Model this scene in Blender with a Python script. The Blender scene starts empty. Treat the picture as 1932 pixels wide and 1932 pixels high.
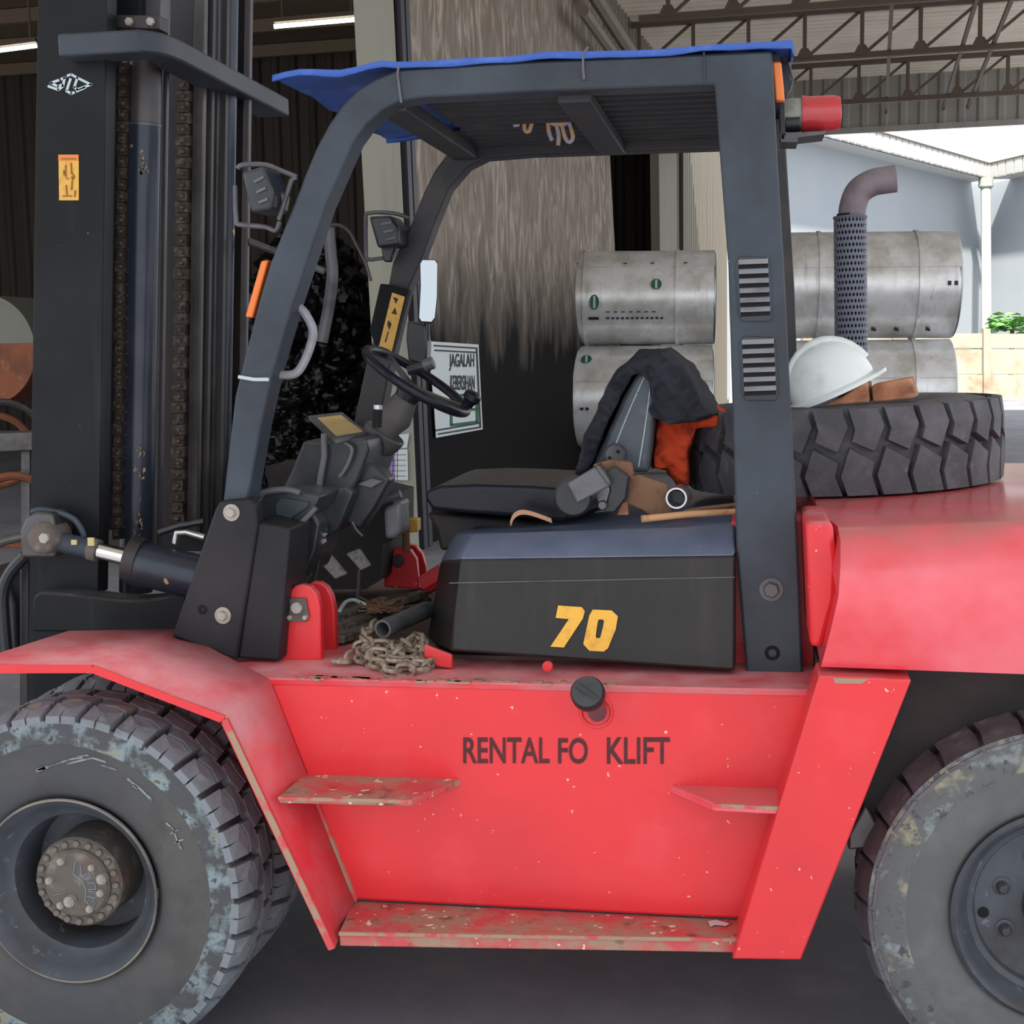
import bpy, bmesh, math, random
from math import sin, cos, pi, radians, atan, sqrt, tan, atan2
from mathutils import Vector as V, Matrix, noise
random.seed(7)
SC = bpy.context.scene
COL = SC.collection
# ------------------------------------------------------------------ camera, world, sun, exposure
FPX = 2700.0
YAW, PITCH, ROLL = radians(9.5), atan(316 / FPX), .018
F0 = V((-sin(YAW), cos(YAW), 0)); R0 = V((cos(YAW), sin(YAW), 0)); Z0 = V((0, 0, 1))
FW = cos(PITCH) * F0 - sin(PITCH) * Z0
UP0 = cos(PITCH) * Z0 + sin(PITCH) * F0
RT = cos(ROLL) * R0 - sin(ROLL) * UP0
UP = sin(ROLL) * R0 + cos(ROLL) * UP0
def ray(px, py): return FW + RT * ((px - 966) / FPX) - UP * ((py - 966) / FPX)
CAM = V((0, .02, .42)) - ray(125, 1683) * 3.2          # front hub stands 3.2 m from the lens
cd = bpy.data.cameras.new('camera'); cam = bpy.data.objects.new('camera', cd); COL.objects.link(cam)
cd.sensor_width = 36; cd.lens = 36 * FPX / 1932; cd.clip_start = .05; cd.clip_end = 500
cam.matrix_world = Matrix(((RT.x, UP.x, -FW.x, CAM.x), (RT.y, UP.y, -FW.y, CAM.y), (RT.z, UP.z, -FW.z, CAM.z), (0, 0, 0, 1)))
SC.camera = cam
W = bpy.data.worlds.new('world'); SC.world = W; W.use_nodes = True
bg = W.node_tree.nodes['Background']; bg.inputs[0].default_value = (.90, .955, 1, 1); bg.inputs[1].default_value = 1.9
sl = bpy.data.lights.new('sun', 'SUN'); sl.energy = 16.0; sl.angle = radians(2); sl.color = (1, .94, .84)
sun = bpy.data.objects.new('sun', sl); COL.objects.link(sun)
SUN_DIR = (R0 * .15 + F0 * .8 - Z0).normalized()
sun.rotation_euler = SUN_DIR.to_track_quat('-Z', 'Y').to_euler()
vs = SC.view_settings
SC.display_settings.display_device = 'sRGB'
vs.view_transform = 'Standard'; vs.look = 'None'; vs.gamma = 1; vs.use_curve_mapping = False; vs.exposure = -0.17

# ------------------------------------------------------------------ points: a pixel of the photo on a real plane
def P(px, py, Y):
    d = ray(px, py); return CAM + d * ((Y - CAM.y) / d.y)
def PZ(px, py, Z):
    d = ray(px, py); return CAM + d * ((Z - CAM.z) / d.z)
def PD(px, py, D): return CAM + ray(px, py) * D
def PP(px, py, o, n):
    d = ray(px, py); return CAM + d * ((o - CAM).dot(n) / d.dot(n))
# the yard is turned against the truck: u across, w away, measured from the ground below the lens
TH = radians(14.2)
EY2 = cos(TH) * F0 + sin(TH) * R0; EY1 = cos(TH) * R0 - sin(TH) * F0
O0 = V((CAM.x, CAM.y, 0))
def YD(u, w, z): return O0 + EY1 * u + EY2 * w + Z0 * z
UW = -3.52
def PW(px, py, u=UW): return PP(px, py, YD(u, 0, 0), EY1)
def PWW(px, py, w): return PP(px, py, YD(0, w, 0), EY2)

# ------------------------------------------------------------------ materials
def srgb(r, g, b):
    f = lambda c: (c / 255 / 12.92) if c / 255 <= .04045 else ((c / 255 + .055) / 1.055) ** 2.4
    return (f(r), f(g), f(b), 1)
MATS = {}
def mat(name, col, rough=.5, metal=0, var=None, dust=None, spots=None, streak=None, bump=None, emit=0, coat=0, spec=.5, scratch=None):
    """var=(colour,scale,lo,hi) blotches; dust=(colour,amount) lies on upward faces; spots=(colour,scale,threshold) flecks;
    streak=(colour,scale,lo,hi) vertical runs; bump=(scale,strength)"""
    m = bpy.data.materials.new(name); m.use_nodes = True
    nt = m.node_tree; N = nt.nodes; L = nt.links
    b = N['Principled BSDF']
    b.inputs['Roughness'].default_value = rough; b.inputs['Metallic'].default_value = metal
    b.inputs['Specular IOR Level'].default_value = spec
    if coat: b.inputs['Coat Weight'].default_value = coat; b.inputs['Coat Roughness'].default_value = .12
    tc = N.new('ShaderNodeTexCoord')
    cur = N.new('ShaderNodeRGB'); cur.outputs[0].default_value = col; cur = cur.outputs[0]
    def mixin(c2, fac):
        nonlocal cur
        mx = N.new('ShaderNodeMix'); mx.data_type = 'RGBA'
        L.new(fac, mx.inputs['Factor']); L.new(cur, mx.inputs['A']); mx.inputs['B'].default_value = c2
        cur = mx.outputs['Result']
    def nz(scale, detail=5, stretch=None, rgh=.6):
        n = N.new('ShaderNodeTexNoise'); n.inputs['Scale'].default_value = scale; n.inputs['Detail'].default_value = detail
        n.inputs['Roughness'].default_value = rgh
        if stretch:
            mp = N.new('ShaderNodeMapping'); mp.inputs['Scale'].default_value = stretch
            L.new(tc.outputs['Object'], mp.inputs['Vector']); L.new(mp.outputs[0], n.inputs['Vector'])
        else: L.new(tc.outputs['Object'], n.inputs['Vector'])
        return n.outputs['Fac']
    def ramp(fac, lo, hi, amt=1.0):
        r = N.new('ShaderNodeMapRange'); r.inputs['From Min'].default_value = lo; r.inputs['From Max'].default_value = hi
        r.inputs['To Max'].default_value = amt
        L.new(fac, r.inputs['Value']); return r.outputs[0]
    if var:
        for v in (var if isinstance(var, list) else [var]):
            mixin(v[0], ramp(nz(v[1]), v[2], v[3], v[4] if len(v) > 4 else 1))
    if streak: mixin(streak[0], ramp(nz(streak[1], 4, streak[4] if len(streak) > 4 else (1, 1, .06)), streak[2], streak[3], .8))
    if dust:
        g = N.new('ShaderNodeNewGeometry'); sx = N.new('ShaderNodeSeparateXYZ'); L.new(g.outputs['Normal'], sx.inputs[0])
        up = ramp(sx.outputs['Z'], .25, .95, 1)
        mu = N.new('ShaderNodeMath'); mu.operation = 'MULTIPLY'; L.new(up, mu.inputs[0]); L.new(ramp(nz(9), .25, .62, dust[1]), mu.inputs[1])
        mixin(dust[0], mu.outputs[0])
    if spots:
        for s in (spots if isinstance(spots, list) else [spots]):
            mixin(s[0], ramp(nz(s[1], 2), s[2], s[2] + .03, s[3] if len(s) > 3 else 1))
    if scratch: mixin(scratch[0], ramp(nz(scratch[1], 3, scratch[4] if len(scratch) > 4 else (1, .3, 8)), scratch[2], scratch[3], .6))
    L.new(cur, b.inputs['Base Color'])
    if bump:
        bp = N.new('ShaderNodeBump'); bp.inputs['Strength'].default_value = bump[1]; bp.inputs['Distance'].default_value = .01
        L.new(nz(bump[0]), bp.inputs['Height']); L.new(bp.outputs[0], b.inputs['Normal'])
    if emit:
        b.inputs['Emission Color'].default_value = col; b.inputs['Emission Strength'].default_value = emit
    MATS[name] = m; return m
DUSTC = srgb(170, 150, 135)
RED = mat('red paint', srgb(230, 46, 54), .42, var=[(srgb(208, 44, 52), 2.2, .45, .75), (srgb(236, 74, 84), 5, .55, .8, .7)], dust=(srgb(205, 132, 138), .75),
          spots=[(srgb(250, 196, 186), 66, .725, .85), (srgb(150, 25, 35), 30, .76, .6)], coat=.15)
REDTOP = mat('dusty red paint', srgb(226, 50, 62), .5, var=[(srgb(196, 112, 118), 3.2, .42, .66), (srgb(240, 84, 100), 6, .55, .8, .7)], dust=(srgb(228, 162, 168), .85), spots=(srgb(240, 190, 180), 70, .74, .8))
HANDG = mat('light grey tube', srgb(140, 142, 148), .4, var=(srgb(112, 112, 116), 9, .5, .7))
CWRED = mat('glossy red paint', srgb(228, 62, 72), .26, var=[(srgb(238, 112, 126), 2.2, .42, .66)], dust=(srgb(196, 110, 108), .9), coat=.35)  # pink blotches put a sky reflection into the paint colour
STEPM = mat('worn red step', srgb(204, 80, 84), .7, var=[(srgb(164, 136, 118), 8, .42, .58), (srgb(96, 70, 62), 22, .56, .7, .8)], spots=(srgb(225, 215, 200), 40, .66), bump=(60, .3))
WORN = mat('dirt worn edge', srgb(166, 140, 118), .8, var=(srgb(205, 82, 86), 16, .5, .6), bump=(60, .3))
BLACK = mat('black paint', srgb(18, 20, 23), .45, spec=.2, var=(srgb(30, 33, 37), 3, .42, .75), streak=(srgb(46, 49, 53), 16, .58, .85), dust=(srgb(112, 108, 106), .55), spots=(srgb(150, 150, 150), 60, .775, .7))
GUARD = mat('grey black guard paint', srgb(46, 52, 60), .42, spec=.35, var=(srgb(66, 76, 88), 2.6, .4, .7), streak=(srgb(60, 60, 66), 9, .55, .8), spots=(srgb(170, 180, 190), 55, .78, .7))
GUARDIN = mat('dark guard paint', srgb(48, 48, 52), .5, var=(srgb(72, 66, 62), 5, .5, .7))
FOOTM = mat('black leg foot paint', srgb(36, 36, 40), .5, spec=.25, var=(srgb(52, 49, 52), 3, .42, .7), spots=(srgb(120, 118, 118), 60, .775, .7))
HOODM = mat('black hood paint', srgb(32, 29, 29), .4, spec=.3, streak=(srgb(58, 54, 50), 18, .52, .85), var=(srgb(42, 39, 39), 2.5, .4, .7), dust=(srgb(92, 90, 90), .4), spots=(srgb(150, 150, 150), 60, .78, .6), coat=.1)
BEVELM = mat('sky tinted hood edge', srgb(92, 102, 126), .3, var=(srgb(114, 122, 144), 4, .4, .7), spots=(srgb(190, 195, 205), 60, .78, .7))  # sky reflected on the black hood's bevel, put into the base colour
PLASTIC = mat('dark plastic', srgb(36, 39, 44), .35, var=(srgb(56, 61, 67), 5, .5, .7), dust=(srgb(110, 110, 108), .5))
SOOT = mat('black underside', srgb(30, 26, 28), .7, var=(srgb(52, 42, 42), 5, .45, .7))
STEEL = mat('greased steel', srgb(92, 90, 92), .38, .55, var=(srgb(70, 62, 58), 7, .45, .7))
RAILG = mat('grey mast rail', srgb(80, 76, 78), .4, .35, var=(srgb(60, 56, 56), 4, .45, .65))
MASTIN = mat('dark mast steel', srgb(44, 42, 46), .45, .2, var=(srgb(64, 56, 54), 5, .5, .7))
CYLM = mat('blue black cylinder', srgb(44, 50, 62), .28, .25, var=(srgb(70, 74, 84), 3, .5, .75), spots=(srgb(196, 160, 120), 14, .70))
CHAINM = mat('greasy chain', srgb(74, 62, 54), .45, .5, var=(srgb(110, 100, 92), 60, .5, .65))
CHROME = mat('chrome', srgb(215, 215, 215), .14, 1)
SILVER = mat('bright metal', srgb(190, 190, 190), .3, .9)
RUBBER = mat('tyre rubber', srgb(70, 72, 77), .75, var=[(srgb(86, 84, 82), 3.5, .4, .65), (srgb(58, 57, 58), 9, .5, .7, .6)], bump=(50, .15))
TREADM = mat('dusty tread rubber', srgb(126, 132, 140), .75, var=[(srgb(98, 102, 108), 8, .5, .7), (srgb(140, 154, 160), 22, .58, .68, .8)], spots=[(srgb(156, 148, 128), 14, .66, .7)], bump=(40, .25))
TREADR = mat('scuffed tread rubber', srgb(104, 102, 108), .7, var=[(srgb(80, 76, 80), 8, .45, .7), (srgb(134, 138, 142), 26, .56, .68, .7)], bump=(30, .3))
SPAREM = mat('spare tyre rubber', srgb(72, 72, 78), .7, var=[(srgb(92, 92, 98), 9, .42, .64), (srgb(104, 98, 98), 30, .58, .7, .7)], bump=(40, .25))
SCUFFR = mat('scuffed rear sidewall', srgb(98, 101, 102), .8, var=[(srgb(138, 148, 150), 16, .52, .64), (srgb(150, 146, 124), 7, .54, .6), (srgb(74, 78, 82), 40, .56, .64)], bump=(60, .4))
RUBBERR = mat('grey rear sidewall', srgb(94, 96, 97), .78, var=[(srgb(112, 116, 116), 4, .42, .62), (srgb(84, 84, 84), 9, .5, .7, .6)], bump=(50, .15))
SCUFF = mat('scuffed sidewall', srgb(76, 78, 82), .8, var=[(srgb(130, 146, 152), 20, .48, .6), (srgb(146, 140, 120), 10, .6, .66), (srgb(62, 64, 68), 40, .58, .66)], bump=(60, .4))
RIMM = mat('blue grey rim', srgb(78, 84, 94), .5, .1, var=[(srgb(60, 58, 60), 5, .42, .62), (srgb(118, 128, 138), 26, .62, .72)])
RIMEDGE = mat('pale rim edge', srgb(140, 132, 122), .5, .3, var=(srgb(92, 92, 96), 6, .45, .6))  # paler ring along the rim flange
HUBM = mat('dusty hub', srgb(98, 92, 86), .7, .1, var=[(srgb(132, 122, 114), 24, .52, .66), (srgb(110, 84, 78), 15, .58, .68)])
BOLTM = mat('dusty bolt', srgb(172, 166, 158), .6, .2, var=(srgb(130, 120, 110), 40, .5, .7))
CRAYON = mat('blue crayon', srgb(140, 158, 180), .8)
YELLOW = mat('yellow paint', srgb(238, 180, 62), .45, var=(srgb(214, 150, 50), 40, .5, .7))
PALEY = mat('faded yellow plate', srgb(226, 196, 136), .5, var=(srgb(204, 170, 104), 20, .45, .65))
LBLY = mat('yellow label', srgb(222, 172, 74), .4, var=(srgb(206, 148, 50), 60, .5, .7))
LBLO = mat('orange label', srgb(226, 126, 44), .4)
INK = mat('black ink', srgb(40, 30, 24), .6)
LETTER = mat('dark lettering', srgb(88, 18, 26), .55, var=(srgb(60, 14, 20), 50, .4, .7))
LETTERB = mat('black print', srgb(38, 40, 44), .6)
WHITE = mat('white helmet shell', srgb(224, 230, 230), .35, var=(srgb(196, 204, 204), 9, .5, .7), spots=(srgb(110, 115, 118), 60, .76))
WPAINT = mat('white mark', srgb(190, 205, 212), .6)
PAPER = mat('white paper', srgb(205, 212, 214), .6)
GREEN = mat('green print', srgb(40, 96, 70), .6)
LILAC = mat('lilac paper', srgb(158, 130, 190), .7, var=(srgb(130, 100, 168), 30, .5, .6))
BLUE = mat('blue tarpaulin', srgb(50, 90, 176), .45, var=(srgb(84, 124, 208), 8, .52, .75), bump=(30, .3))
ORANGE = mat('orange lens', srgb(236, 122, 48), .3)
REDLENS = mat('red beacon lens', srgb(190, 52, 60), .3, coat=.4)
CREAM = mat('aged beacon base', srgb(160, 164, 152), .5, var=(srgb(120, 122, 114), 20, .5, .7))
SEATM = mat('black vinyl', srgb(28, 29, 40), .3, spec=.28, bump=(14, .2))
SEATG = mat('grey worn vinyl', srgb(76, 84, 94), .4, var=(srgb(100, 104, 112), 14, .5, .7), bump=(30, .25))
CLOTH = mat('navy jacket cloth', srgb(30, 31, 42), .85, var=(srgb(44, 44, 56), 12, .45, .7), bump=(45, .6))
RAG = mat('orange cloth', srgb(204, 68, 28), .85, var=(srgb(116, 36, 22), 18, .5, .68), bump=(40, .7))
WOOD = mat('worn wood', srgb(170, 112, 78), .75, var=(srgb(120, 74, 52), 14, .45, .65), streak=(srgb(196, 150, 116), 30, .5, .7, (.2, 1, 1)), bump=(40, .3))
HANDLE = mat('pale wood handle', srgb(196, 150, 108), .6, var=(srgb(150, 104, 70), 20, .5, .7))
BROWN = mat('brown board', srgb(128, 94, 72), .85, var=(srgb(96, 70, 56), 20, .5, .68))
TANL = mat('tan leather', srgb(186, 140, 108), .7)
FLOORM = mat('dirty floor plate', srgb(84, 66, 62), .8, var=(srgb(112, 92, 84), 12, .45, .66), bump=(40, .3))
SCRAP = mat('grey old timber', srgb(118, 106, 98), .85, var=(srgb(66, 56, 54), 26, .45, .62), bump=(50, .5))
LINKM = mat('dusty steel chain', srgb(168, 152, 134), .6, .15, var=(srgb(112, 94, 80), 60, .45, .65))
PIPEM = mat('grey pipe', srgb(98, 98, 104), .5, .2, var=(srgb(70, 68, 72), 10, .5, .7))
EXHM = mat('exhaust steel', srgb(128, 118, 124), .6, .1, var=(srgb(100, 92, 98), 12, .45, .7))
EXHS = mat('exhaust shield', srgb(98, 102, 116), .5, .15)
DARK = mat('black void', srgb(18, 18, 22), .9)
ALU = mat('wrapped aluminium', srgb(238, 238, 240), .3, .4, var=[(srgb(200, 198, 192), 2.6, .42, .66)], streak=(srgb(170, 168, 166), 3, .58, .82, (5, 5, .7)), bump=(3, .25))
ALUD = mat('dull aluminium end', srgb(150, 156, 160), .25, .9, bump=(9, .8))
CONC = mat('yard concrete', srgb(126, 127, 136), .8, var=[(srgb(108, 106, 110), .8, .4, .65), (srgb(146, 142, 142), 5, .5, .75, .6)], spots=(srgb(170, 165, 160), 26, .73, .6), bump=(90, .25))
WCOL = mat('olive grey column', srgb(150, 149, 136), .6, streak=(srgb(118, 117, 108), 5, .5, .8))
BEIGE = mat('beige cladding', srgb(116, 109, 95), .6, streak=(srgb(100, 93, 80), 3, .5, .8))
POSTG = mat('dark door rail', srgb(58, 58, 66), .5)
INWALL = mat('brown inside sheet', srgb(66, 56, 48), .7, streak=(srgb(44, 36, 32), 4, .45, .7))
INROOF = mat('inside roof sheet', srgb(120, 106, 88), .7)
TRUSSM = mat('brown truss steel', srgb(88, 74, 62), .6)
CANOPY = mat('canopy sheet', srgb(242, 234, 218), .6, var=(srgb(226, 216, 198), 1.2, .4, .7))
FASCIA = mat('grey fascia sheet', srgb(150, 148, 142), .6, streak=(srgb(120, 118, 116), 4, .5, .8))
BLUEW = mat('pale blue wall', srgb(164, 170, 176), .7, var=(srgb(156, 164, 172), .3, .4, .7))
GUTTER = mat('white gutter', srgb(178, 180, 178), .5)
BWALL = mat('precast wall', srgb(150, 138, 122), .8, var=(srgb(118, 100, 82), 2.2, .5, .75))
LEAF = mat('green leaf', srgb(96, 150, 70), .5, var=(srgb(60, 110, 50), 3, .4, .7))
TUBE = mat('lit tube', (.92, 1, .97, 1), emit=7)
MIRROR = mat('mirror glass', srgb(172, 178, 182), .03, 1)
WRAP = mat('black plastic wrap', srgb(8, 8, 10), .3, spec=.3, bump=(14, .8))
RUST = mat('rusty steel', srgb(146, 84, 56), .75, var=[(srgb(110, 66, 48), 4, .4, .65), (srgb(190, 120, 60), 7, .6, .72)])
PRIMER = mat('grey green primer', srgb(122, 122, 112), .6)
# the sliding sheet: brown-grey, sooty below with a ragged edge
def sheet_mat():
    m = bpy.data.materials.new('sooty sheet'); m.use_nodes = True; N = m.node_tree.nodes; L = m.node_tree.links
    b = N['Principled BSDF']; b.inputs['Roughness'].default_value = .8; b.inputs['Specular IOR Level'].default_value = .15
    tc = N.new('ShaderNodeTexCoord'); mp = N.new('ShaderNodeMapping'); mp.inputs['Scale'].default_value = (1.2, 1.2, .42); mp.inputs['Rotation'].default_value = (0.1, 0.12, 0)
    L.new(tc.outputs['Object'], mp.inputs[0])
    n = N.new('ShaderNodeTexNoise'); n.inputs['Scale'].default_value = 3.6; n.inputs['Detail'].default_value = 6; n.inputs['Distortion'].default_value = 2.2; L.new(mp.outputs[0], n.inputs[0])
    cr = N.new('ShaderNodeValToRGB'); e = cr.color_ramp.elements
    e[0].position = .33; e[0].color = srgb(122, 108, 96); e[1].position = .7; e[1].color = srgb(176, 166, 154)
    x = e.new(.5); x.color = srgb(136, 126, 116); L.new(n.outputs[0], cr.inputs[0])
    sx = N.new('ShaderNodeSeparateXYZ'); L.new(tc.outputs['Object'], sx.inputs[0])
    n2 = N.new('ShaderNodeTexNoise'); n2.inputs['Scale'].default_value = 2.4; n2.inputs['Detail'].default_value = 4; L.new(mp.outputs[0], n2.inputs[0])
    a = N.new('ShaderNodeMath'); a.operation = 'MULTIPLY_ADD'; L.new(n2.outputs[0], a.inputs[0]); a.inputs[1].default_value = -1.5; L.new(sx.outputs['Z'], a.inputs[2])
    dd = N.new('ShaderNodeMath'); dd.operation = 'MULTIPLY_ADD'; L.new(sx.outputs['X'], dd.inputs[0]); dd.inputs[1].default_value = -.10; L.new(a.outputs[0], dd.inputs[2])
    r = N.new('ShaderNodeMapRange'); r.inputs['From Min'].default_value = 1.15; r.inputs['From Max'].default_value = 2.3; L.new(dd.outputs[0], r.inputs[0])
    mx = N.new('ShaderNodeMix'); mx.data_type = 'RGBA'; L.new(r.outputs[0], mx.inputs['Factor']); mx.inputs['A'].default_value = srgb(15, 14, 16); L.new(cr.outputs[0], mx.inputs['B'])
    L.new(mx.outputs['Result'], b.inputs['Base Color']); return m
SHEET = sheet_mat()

# ------------------------------------------------------------------ builders
def mesh(name, verts, faces):
    me = bpy.data.meshes.new(name); me.from_pydata([tuple(v) for v in verts], [], faces)
    bm = bmesh.new(); bm.from_mesh(me); bmesh.ops.remove_doubles(bm, verts=bm.verts, dist=1e-6); bmesh.ops.recalc_face_normals(bm, faces=bm.faces); bm.to_mesh(me); bm.free(); return me
WORLD = {}
def link(name, me, m, parent=None, label=None, cat=None, group=None, kind=None, bevel=0, segs=2, smooth=35, loc=None, mw=None):
    """one object; a top-level mesh gets its origin at its base"""
    o = bpy.data.objects.new(name, me); COL.objects.link(o)
    if m is not None and not me.materials: me.materials.append(m)
    if smooth:
        for p in me.polygons: p.use_smooth = True
        me.set_sharp_from_angle(angle=radians(smooth))
    if parent is not None:
        o.parent = parent; o.matrix_parent_inverse = WORLD[parent.name].inverted()
        if mw is not None: o.matrix_basis = mw
        WORLD[o.name] = (mw or Matrix.Identity(4)).copy()
    elif mw is not None:
        o.matrix_world = mw; WORLD[o.name] = mw.copy()
    else:
        vs_ = me.vertices
        if loc is None and len(vs_):
            loc = V((sum(v.co.x for v in vs_) / len(vs_), sum(v.co.y for v in vs_) / len(vs_), min(v.co.z for v in vs_)))
        me.transform(Matrix.Translation(-loc)); o.location = loc; WORLD[o.name] = Matrix.Translation(loc)
    if bevel:
        b = o.modifiers.new('bevel', 'BEVEL'); b.width = bevel; b.segments = segs; b.limit_method = 'ANGLE'; b.angle_limit = radians(35)
    for k, v in (('label', label), ('category', cat), ('group', group), ('kind', kind)):
        if v: o[k] = v
    return o
def empty(name, loc, label, cat, group=None):
    o = bpy.data.objects.new(name, None); COL.objects.link(o); o.location = loc; o.empty_display_size = .1
    o['label'] = label; o['category'] = cat
    if group: o['group'] = group
    WORLD[o.name] = Matrix.Translation(V(loc)); return o
class MB:
    def __init__(s): s.v = []; s.f = []
    def add(s, vv, ff):
        k = len(s.v); s.v += [V(x) for x in vv]; s.f += [tuple(i + k for i in f) for f in ff]; return s
    def hexa(s, a, b):      # two quads of the same turn
        return s.add(list(a) + list(b), [(0, 1, 2, 3), (7, 6, 5, 4), (0, 4, 5, 1), (1, 5, 6, 2), (2, 6, 7, 3), (3, 7, 4, 0)])
    def box(s, c, d, rot=None):
        c = V(c); x, y, z = d[0] / 2, d[1] / 2, d[2] / 2
        q = [V(t) for t in ((-x, -y, -z), (x, -y, -z), (x, y, -z), (-x, y, -z), (-x, -y, z), (x, -y, z), (x, y, z), (-x, y, z))]
        if rot is not None: q = [rot @ t for t in q]
        q = [c + t for t in q]; return s.hexa(q[:4], q[4:])
    def bar(s, a, b, w, h=None, up=Z0):      # rectangular bar between two points
        a, b = V(a), V(b); h = h or w; d = (b - a).normalized(); x = d.cross(up)
        if x.length < 1e-4: x = d.cross(V((0, 1, 0)))
        x.normalize(); y = x.cross(d)
        q = lambda p: [p + x * (i * w / 2) + y * (j * h / 2) for i, j in ((-1, -1), (1, -1), (1, 1), (-1, 1))]
        return s.hexa(q(a), q(b))
    def loft(s, rings, caps=True, closed=True):
        n = len(rings[0]); k = len(s.v)
        for r in rings: s.v += [V(p) for p in r]
        for i in range(len(rings) - 1):
            for j in range(n if closed else n - 1):
                a = k + i * n + j; b = k + i * n + (j + 1) % n
                s.f.append((a, b, b + n, a + n))
        if caps:
            s.f.append(tuple(k + j for j in range(n))[::-1]); s.f.append(tuple(k + (len(rings) - 1) * n + j for j in range(n)))
        return s
    def tube(s, pts, r, n=10, caps=True):
        pts = [V(p) for p in pts]; rr = r if isinstance(r, (list, tuple)) else [r] * len(pts)
        rings = []; ref = None
        for i, p in enumerate(pts):
            t = (pts[min(i + 1, len(pts) - 1)] - pts[max(i - 1, 0)]).normalized()
            if ref is None:
                ref = t.orthogonal().normalized()
            ref = (ref - t * ref.dot(t)).normalized(); bi = t.cross(ref)
            rings.append([p + (ref * cos(2 * pi * j / n) + bi * sin(2 * pi * j / n)) * rr[i] for j in range(n)])
        return s.loft(rings, caps)
    def ring(s, c, ax, R, r, n=32, m=8, ux=None):
        ax = V(ax).normalized(); x = (V(ux) if ux else ax.orthogonal()).normalized(); y = ax.cross(x); k = len(s.v)
        for i in range(n):
            a = 2 * pi * i / n; d = x * cos(a) + y * sin(a)
            for j in range(m):
                b = 2 * pi * j / m; s.v.append(V(c) + d * (R + r * cos(b)) + ax * (r * sin(b)))
        for i in range(n):
            for j in range(m):
                s.f.append((k + i * m + j, k + ((i + 1) % n) * m + j, k + ((i + 1) % n) * m + (j + 1) % m, k + i * m + (j + 1) % m))
        return s
    def lathe(s, c, ax, prof, n=40, x=None, caps=False):
        ax = V(ax).normalized(); x = (V(x) if x else ax.orthogonal()).normalized(); y = ax.cross(x); k = len(s.v); m = len(prof)
        for i in range(n):
            a = 2 * pi * i / n; d = x * cos(a) + y * sin(a)
            for r, h in prof: s.v.append(V(c) + d * r + ax * h)
        for i in range(n):
            for j in range(m - 1):
                a = k + i * m + j; b = k + ((i + 1) % n) * m + j; s.f.append((a, b, b + 1, a + 1))
        if caps:
            s.f.append(tuple(k + i * m for i in range(n))); s.f.append(tuple(k + i * m + m - 1 for i in range(n))[::-1])
        return s
    def prism(s, front, off):
        n = len(front); k = len(s.v); off = V(off)
        s.v += [V(p) for p in front] + [V(p) + off for p in front]
        s.f.append(tuple(range(k, k + n))); s.f.append(tuple(range(k + 2 * n - 1, k + n - 1, -1)))
        for i in range(n): j = (i + 1) % n; s.f.append((k + i, k + n + i, k + n + j, k + j))
        return s
    def mesh(s, name): return mesh(name, s.v, s.f)
    def to(s, name, m, parent=None, **kw): return link(name, s.mesh(name), m, parent, **kw)
def pxs(pts, Y): return [P(x, y, Y) for x, y in pts]
def slab(name, pts, Y, dY, m, parent=None, **kw):      # outline seen on plane Y, real thickness dY behind it
    return MB().prism(pxs(pts, Y), (0, dY, 0)).to(name, m, parent, **kw)
def ptube(name, pts, Y, r, m, parent=None, n=10, **kw):      # pts (px,py[,Y])
    return MB().tube([P(q[0], q[1], q[2] if len(q) > 2 else Y) for q in pts], r, n).to(name, m, parent, **kw)
def smoothp(pts, k=5):      # Catmull-Rom through points (tuples)
    out = []; n = len(pts)
    for i in range(n - 1):
        p0, p1, p2, p3 = pts[max(i - 1, 0)], pts[i], pts[i + 1], pts[min(i + 2, n - 1)]
        for t in range(k):
            t /= k
            out.append(tuple(.5 * (2 * b + (c - a) * t + (2 * a - 5 * b + 4 * c - d) * t * t + (3 * b - a - 3 * c + d) * t ** 3) for a, b, c, d in zip(p0, p1, p2, p3)))
    out.append(tuple(pts[-1])); return out
def flat(polys, fn, name, m, parent=None, thick=.0015, out=V((0, -1, 0)), **kw):      # flat print: polygons in pixels on a real surface
    b = MB()
    for poly in polys: b.prism([fn(x, y) + out * thick for x, y in poly], -out * thick * .9)
    return b.to(name, m, parent, smooth=0, **kw)
def strokes(lines, w):      # polylines -> quads
    out = []
    for ln in lines:
        for (x0, y0), (x1, y1) in zip(ln, ln[1:]):
            L = sqrt((x1 - x0) ** 2 + (y1 - y0) ** 2) or 1; dx, dy = (x1 - x0) / L * w / 2, (y1 - y0) / L * w / 2
            x0 -= dx * .6; y0 -= dy * .6; x1 += dx * .6; y1 += dy * .6
            out.append([(x0 - dy, y0 + dx), (x1 - dy, y1 + dx), (x1 + dy, y1 - dx), (x0 + dy, y0 - dx)])
    return out
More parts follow.
